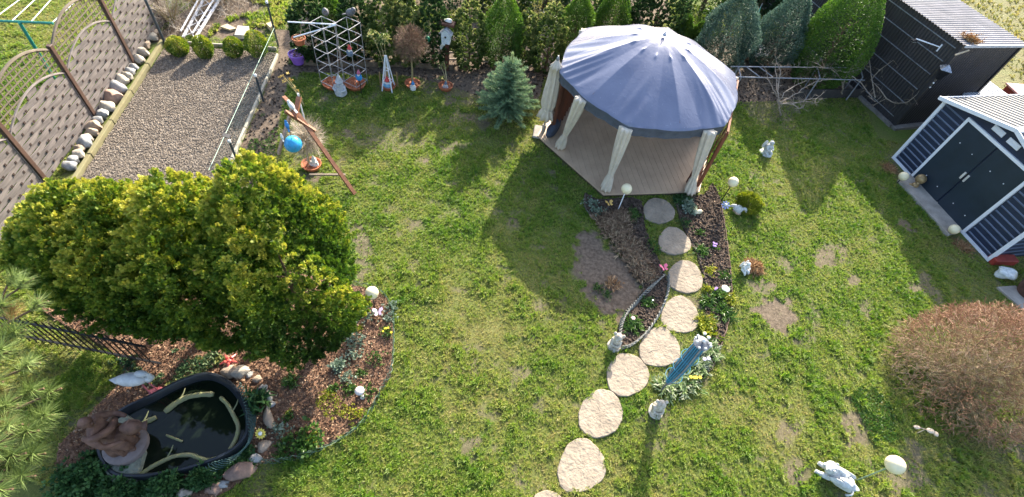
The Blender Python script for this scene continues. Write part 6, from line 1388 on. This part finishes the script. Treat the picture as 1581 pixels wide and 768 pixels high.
# butterflies, pinwheel, shell, dish
def butterfly(px, z, m, label, s=.09):
    g = G(*px); o = T('butterfly_stake', label, 'ornament', tuple(g), .4)
    for q in (-1, 1):
        mb = MB(); mb.prism([(0, 0), (q * s * .4, s * .9), (q * s, s), (q * s * 1.1, s * .3), (q * s * .5, 0), (q * s * .8, -s * .6), (q * s * .3, -s * .7)], -.003, .003, M=Matrix.Translation((0, 0, z)) @ Matrix.Rotation(-q * .4, 4, 'Y')); mb.build('wing', m, o)
    mb = MB(); mb.tube([(0, -s * .6, z), (0, s * .7, z + .01)], [.01, .012], 6); mb.build('body', blk, o); mb = MB(); mb.tube([(0, 0, 0), (0, 0, z)], .004, 5); mb.build('stake', gp2, o)
butterfly((1019, 425), .25, mat('hot_pink', (.75, .15, .25), rough=.4), 'pink butterfly stake at the top of the pointed bed tip'); butterfly((937, 325), .22, mat('amber', (.62, .38, .10), rough=.4), 'amber butterfly stake in front of the gazebo deck'); butterfly((585, 490), .16, mat('lilac', (.55, .42, .62), rough=.4), 'lilac butterfly stake below the globe lamp in the mulch bed')
daisy((1112, 330), mat('violet_blue', (.30, .32, .60), rough=.35), wh, 'blue and white pinwheel stake at the edge of the right border', .11, .3, 8, 'pinwheel')
g = G(1118, 449); mb = MB(); mb.lathe([(.075, .0), (.085, .01), (.085, .03), (.07, .035), (0, .03)], n=22); o = mb.build('solar_light', mat('solar_disc', (.40, .45, .44), rough=.25), smooth=True); place(o, (g.x, g.y, .05)); tag(o, 'round grey disc light lying at the outer edge of the right border', 'light')
g = G(1076, 331); o = T('shell_ornament', 'cream open shell shaped ornament in the right border near the deck', 'ornament', tuple(g), .5); mb = MB(); mb.ell((0, 0, .08), (.12, .06, .05), 14, 9, nz=.08); mb.ell((-.09, .02, .12), (.06, .04, .07), 12, 8); mb.build('shell', mat('cream_glaze', (.60, .54, .36), rough=.4), o, smooth=True)
lumps('mushroom_ornament', (557, 610), {'cap': [('e', (0, 0, .17), (.08, .08, .045), .0)], 'stem': [('t', ((0, 0, 0), (.01, 0, .16)), (.03, .025)), ('e', (.05, -.05, .04), (.04, .04, .04))]}, mat('pale_grey_glaze', (.52, .49, .48), rough=.45), 'pale mushroom ornament near the lower edge of the mulch bed', 'ornament')
lumps('snail_ornament', (947, 515), {'body': [('e', (0, 0, .05), (.05, .04, .05))]}, wh, 'tiny white ball ornament inside the pointed bed tip', 'ornament') if False else None
# ------------------------------------------------------------------ plants in the beds, each clump a thing
def clump(px, r, h, m, label, kind='tuft', n=70, z=.02, cat='plant', name='plant', flower=None, group=None):
    g = G(*px); tm = {'tuft': t_tuft(4, 5, .07, .7), 'broad': t_leaves(5, 4, .26), 'leafy': t_leaves(6, 8, .18)}[kind]
    P = np.stack([rng.normal(0, r * .42, n), rng.normal(0, r * .42, n), np.zeros(n) if kind == 'tuft' else rng.uniform(0, h, n)], -1)
    D = np.stack([P[:, 0] / r, P[:, 1] / r, np.full(n, .8 if kind == 'tuft' else .5)], -1) + rng.normal(0, .2, (n, 3))
    sc = (h if kind == 'tuft' else .10 if kind == 'broad' else .055) * rng.uniform(.7, 1.2, n)
    if flower:
        o = T(name, label, cat, (g.x, g.y, z), group=group); scatter('leaves', tm, P, D, sc, rng.random(n), m, o); k = flower[1]
        for _ in range(k):
            mb = MB(); x, y = random.gauss(0, r * .4), random.gauss(0, r * .4); s = flower[2]
            for a in range(6): mb.ell((x + s * .6 * math.cos(a * 1.047), y + s * .6 * math.sin(a * 1.047), h * 1.05), (s * .42, s * .42, s * .25), 6, 4)
            mb.ell((x, y, h * 1.08), (s * .3, s * .3, s * .3), 6, 4); mb.tube([(x, y, 0), (x, y, h)], .004, 4); mb.build('flower', flower[0], o, smooth=True)
    else:
        o = scatter(name, tm, P, D, sc, rng.random(n), m); o.location = (g.x, g.y, z); tag(o, label, cat, group)
    return o
purple = mat('crocus_purple', (.30, .16, .55), rough=.5); yf = mat('yellow_flower', (.80, .60, .04), rough=.5); wf = mat('white_flower', (.8, .78, .72), rough=.5)
Z5 = lambda x, y: (380 + x / 2.5615, 430 + y / 2.56)
for (x, y), r, h, m, k, lab in [((470, 150), .24, .10, SILV, 'leafy', 'grey green cushion plant left of the lilac butterfly'), ((445, 200), .07, .07, LIME, 'tuft', 'tiny yellow green sprout left of centre in the mulch bed'), ((575, 115), .13, .09, SILV, 'leafy', 'silvery plant at the wire edging near the globe lamp'), ((570, 160), .12, .10, SILV, 'leafy', 'silvery plant right of the lilac butterfly'),
     ((440, 262), .22, .10, SILV, 'leafy', 'wide silvery perennial in the middle of the mulch bed'), ((425, 305), .18, .08, SILV, 'leafy', 'silvery perennial just below the wide one'), ((415, 235), .11, .08, SILV, 'leafy', 'small silvery plant above the wide one'), ((512, 325), .17, .12, FRESH, 'leafy', 'fresh green plant near the right wire edging'), ((366, 352), .09, .07, SILV, 'broad', 'small white green rosette beside the rightmost thuja'), ((400, 395), .14, .08, SILV, 'leafy', 'grey green plant in the lower middle of the mulch bed'),
     ((352, 436), .08, .06, FRESH, 'leafy', 'little green plant left of the mushroom ornament'), ((412, 438), .09, .12, FRESH, 'tuft', 'green shoot directly left of the mushroom ornament'), ((486, 455), .15, .09, FRESH, 'leafy', 'green plant directly right of the mushroom ornament'), ((455, 378), .08, .09, FRESH, 'tuft', 'green shoot above the mushroom ornament'), ((182, 410), .10, .14, FRESH, 'tuft', 'bright green shoot below the rightmost thuja'), ((135, 605), .17, .12, SILV, 'leafy', 'leafy plant right of the flat pond stone'),
     ((235, 648), .24, .16, FRESH, 'broad', 'broad leaved bright green plant at the lower mulch bed edging'), ((150, 685), .17, .14, FRESH, 'tuft', 'grassy green clump at the lower left of the edging'), ((432, 548), .16, .10, LIME, 'leafy', 'yellow green plant at the lower right edging'), ((330, 458), .12, .09, LIME, 'tuft', 'yellow green shoots in the lower mulch bed'), ((170, 555), .08, .08, FRESH, 'leafy', 'small sprout between long pond stone and mulch'), ((265, 640), .13, .10, LIME, 'leafy', 'lime green plant right of the broad leaved one')]:
    clump(Z5(x, y), r, h, m, lab, k, int(40 + 900 * r * r), group='plants in the mulch bed')
clump(Z5(555, 222), .14, .10, FRESH, 'yellow flowering plant at the right wire edging', 'leafy', 60, flower=(yf, 5, .022), group='plants in the mulch bed')
patch('ground_cover', W2([(440, 640), (470, 605), (520, 610), (545, 640), (500, 670), (450, 680)]), 900, t_leaves(5, 3, .2), LIME, .02, .05, z=.04, up=.8)
patch('ivy_cover', W2([(170, 560), (190, 625), (290, 590), (350, 560), (330, 535), (240, 545)]), 3800, t_leaves(5, 3, .24), leafmat('ivy_leaf', [(.03, .07, .035), (.06, .12, .05), (.14, .19, .10), (.34, .33, .08)], trans=.2), .03, .08, z=.04, up=.8)
patch('ivy_cover', W2([(100, 740), (150, 700), (190, 740), (215, 745), (310, 722), (360, 715), (385, 690), (400, 690), (392, 720), (340, 735), (330, 800), (80, 800)]), 7500, t_leaves(5, 3, .26), leafmat('lush_leaf', [(.02, .06, .02), (.045, .11, .035), (.10, .19, .06)], trans=.25), .05, .11, z=.04, up=.9)
patch('shady_grass', W2([(60, 520), (180, 555), (170, 600), (110, 640), (50, 640)]), 4500, t_tuft(5, 4, .07, .8), GRASS, .05, .10, z=.02)
for px, r, h, lab in [((143, 735), .26, .25, 'lush broad leaved plant below the brown statue'), ((118, 750), .24, .22, 'lush broad leaved plant at the bottom edge, leftmost'), ((190, 762), .22, .2, 'lush plant under the flat lichen rock'), ((262, 752), .16, .24, 'leafy plant outside the near rim of the pond, left'), ((312, 742), .14, .16, 'leafy plant outside the near rim of the pond, right')]: clump(px, r, h, MATS['lush_leaf'], lab, 'broad', 240, group='lush plants around the pond')
clump((398, 620), .12, .32, MATS['lush_leaf'], 'upright strap leaved clump between pond rim and boulders', 'tuft', 40)
Z6 = lambda x, y: (880 + x / 2.953, 260 + y / 2.953)
for (x, y), r, h, m, k, lab in [((95, 170), .22, .14, SILV, 'leafy', 'grey green cushion at the deck corner of the left bed'), ((120, 205), .15, .12, SILV, 'leafy', 'second grey green cushion in the left bed'), ((285, 210), .16, .14, FRESH, 'tuft', 'green shoots in the left bed near the first slab'), ((280, 240), .10, .12, FRESH, 'leafy', 'green plant left of the second slab'), ((365, 350), .15, .12, FRESH, 'leafy', 'green plant along the left side of the third slab'), ((390, 390), .12, .12, FRESH, 'leafy', 'green plant above the pink butterfly'),
     ((510, 155), .24, .18, MATS['lush_leaf'], 'tuft', 'dark green strap leaved clump at the deck, right border'), ((535, 190), .18, .16, SILV, 'broad', 'pale broad leaved plant at the path side of the right border'), ((520, 260), .15, .12, MATS['lush_leaf'], 'leafy', 'dark green plant beside the second slab'), ((590, 300), .12, .08, FRESH, 'leafy', 'small plant in the upper right border'), ((600, 385), .14, .16, FRESH, 'tuft', 'grassy clump between third slab and border'), ((635, 470), .14, .12, LIME, 'tuft', 'yellow green clump right of the third slab'),
     ((705, 495), .14, .12, FRESH, 'tuft', 'green clump above the grey disc light'), ((680, 590), .20, .18, FRESH, 'tuft', 'tall green clump below the grey disc light'), ((725, 605), .15, .15, LIME, 'tuft', 'light green clump at the outer edge below the disc light'), ((630, 620), .16, .16, FRESH, 'tuft', 'green clump right of the fourth slab'), ((620, 720), .22, .2, LIME, 'tuft', 'large light green clump behind the top of the blue mobile'), ((700, 660), .2, .17, FRESH, 'tuft', 'green clump outside the large light one'),
     ((620, 560), .10, .10, LIME, 'leafy', 'small lime plant between slab and border')]:
    clump(Z6(x, y), r, h, m, lab, k, int(40 + 1000 * r * r), group='plants along the path')
for px, r, h, m, lab, fl in [((1102, 384), .08, .09, FRESH, 'purple crocus group in the middle of the right border', (purple, 5, .028)), ((1101, 450), .07, .08, FRESH, 'purple crocus beside the grey disc light', (purple, 3, .028)), ((1090, 527), .14, .15, FRESH, 'clump with a creamy yellow flower behind the blue mobile', (mat('cream_flower', (.8, .75, .35)), 2, .04)), ((1068, 590), .14, .10, FRESH, 'yellow flowering clump at the lower end of the right border', (yf, 4, .035)), ((1087, 555), .14, .12, SILV, 'clump with a pale lilac flower right of the blue mobile', (mat('pale_lilac', (.6, .55, .7)), 2, .04)),
     ((976, 505), .20, .18, FRESH, 'grassy clump with a pale pink flower in the pointed bed tip', (mat('pale_pink', (.8, .55, .5)), 1, .045)), ((1000, 470), .13, .14, FRESH, 'leafy clump higher up in the pointed bed tip', (wf, 1, .02))]: clump(px, r, h, m, lab, 'tuft', int(40 + 1500 * r * r), flower=fl, group='flowering plants along the path')
for px, r, h, lab in [((1030, 600), .22, .2, 'striped grass clump at the foot of the blue mobile, left'), ((1056, 592), .22, .2, 'striped grass clump at the foot of the blue mobile, right'), ((1078, 570), .2, .18, 'striped grass clump right of the blue mobile'), ((1095, 545), .2, .18, 'striped grass clump highest beside the blue mobile')]: clump(px, r, h, leafmat('striped_grass', [(.10, .18, .05), (.25, .32, .15), (.5, .52, .38)], trans=.3), lab, 'tuft', 90, group='striped grass clumps by the mobile')
heath = leafmat('heath', [(.12, .075, .05), (.24, .16, .10), (.34, .26, .16)], trans=0)
for i, (px, r) in enumerate([((940, 345), .28), ((955, 362), .30), ((972, 385), .30), ((985, 405), .28), ((996, 425), .22), ((958, 340), .24)]): clump(px, r, .17, heath, 'brown dried heather cushion in the bed left of the path, %s' % ['at its upper end', 'second from the upper end', 'in the middle', 'second from the lower end', 'at its lower end', 'closest to the first slab'][i], 'tuft', 420, group='dried heather cushions')
clump((945, 440), .16, .12, STRAW, 'withered plant in the bare soil circle', 'tuft', 60); clump((922, 446), .12, .09, FRESH, 'green seedling tuft left in the bare soil circle', 'tuft', 40); clump((935, 457), .12, .08, FRESH, 'green seedling tuft at the lower part of the bare soil circle', 'tuft', 40)
patch('clover_patch', W2([(1310, 610), (1340, 590), (1375, 625), (1385, 680), (1350, 690), (1330, 650)]), 1500, t_leaves(5, 6, .28), FRESH, .03, .05, z=.02, up=1.2)
patch('meadow_grass', [(12.2, 14.6), (15.5, 11.5), (32, 20), (32, 40), (12, 34), (10.9, 17.6)], 26000, t_tuft(5, 9, .09, .9), leafmat('meadow_blade', [(.36, .30, .10), (.26, .25, .08), (.16, .20, .05)], trans=.3), .08, .2, z=.04)
patch('weeds', W2([(452, 66), (446, 100), (500, 100), (500, 80)]), 700, t_leaves(5, 3, .2), FRESH, .04, .09, z=.0, up=.8)
patch('weeds', W2([(405, 170), (432, 175), (425, 235), (400, 270), (370, 260)]), 900, t_leaves(5, 3, .2), FRESH, .03, .06, z=.0, up=.8)
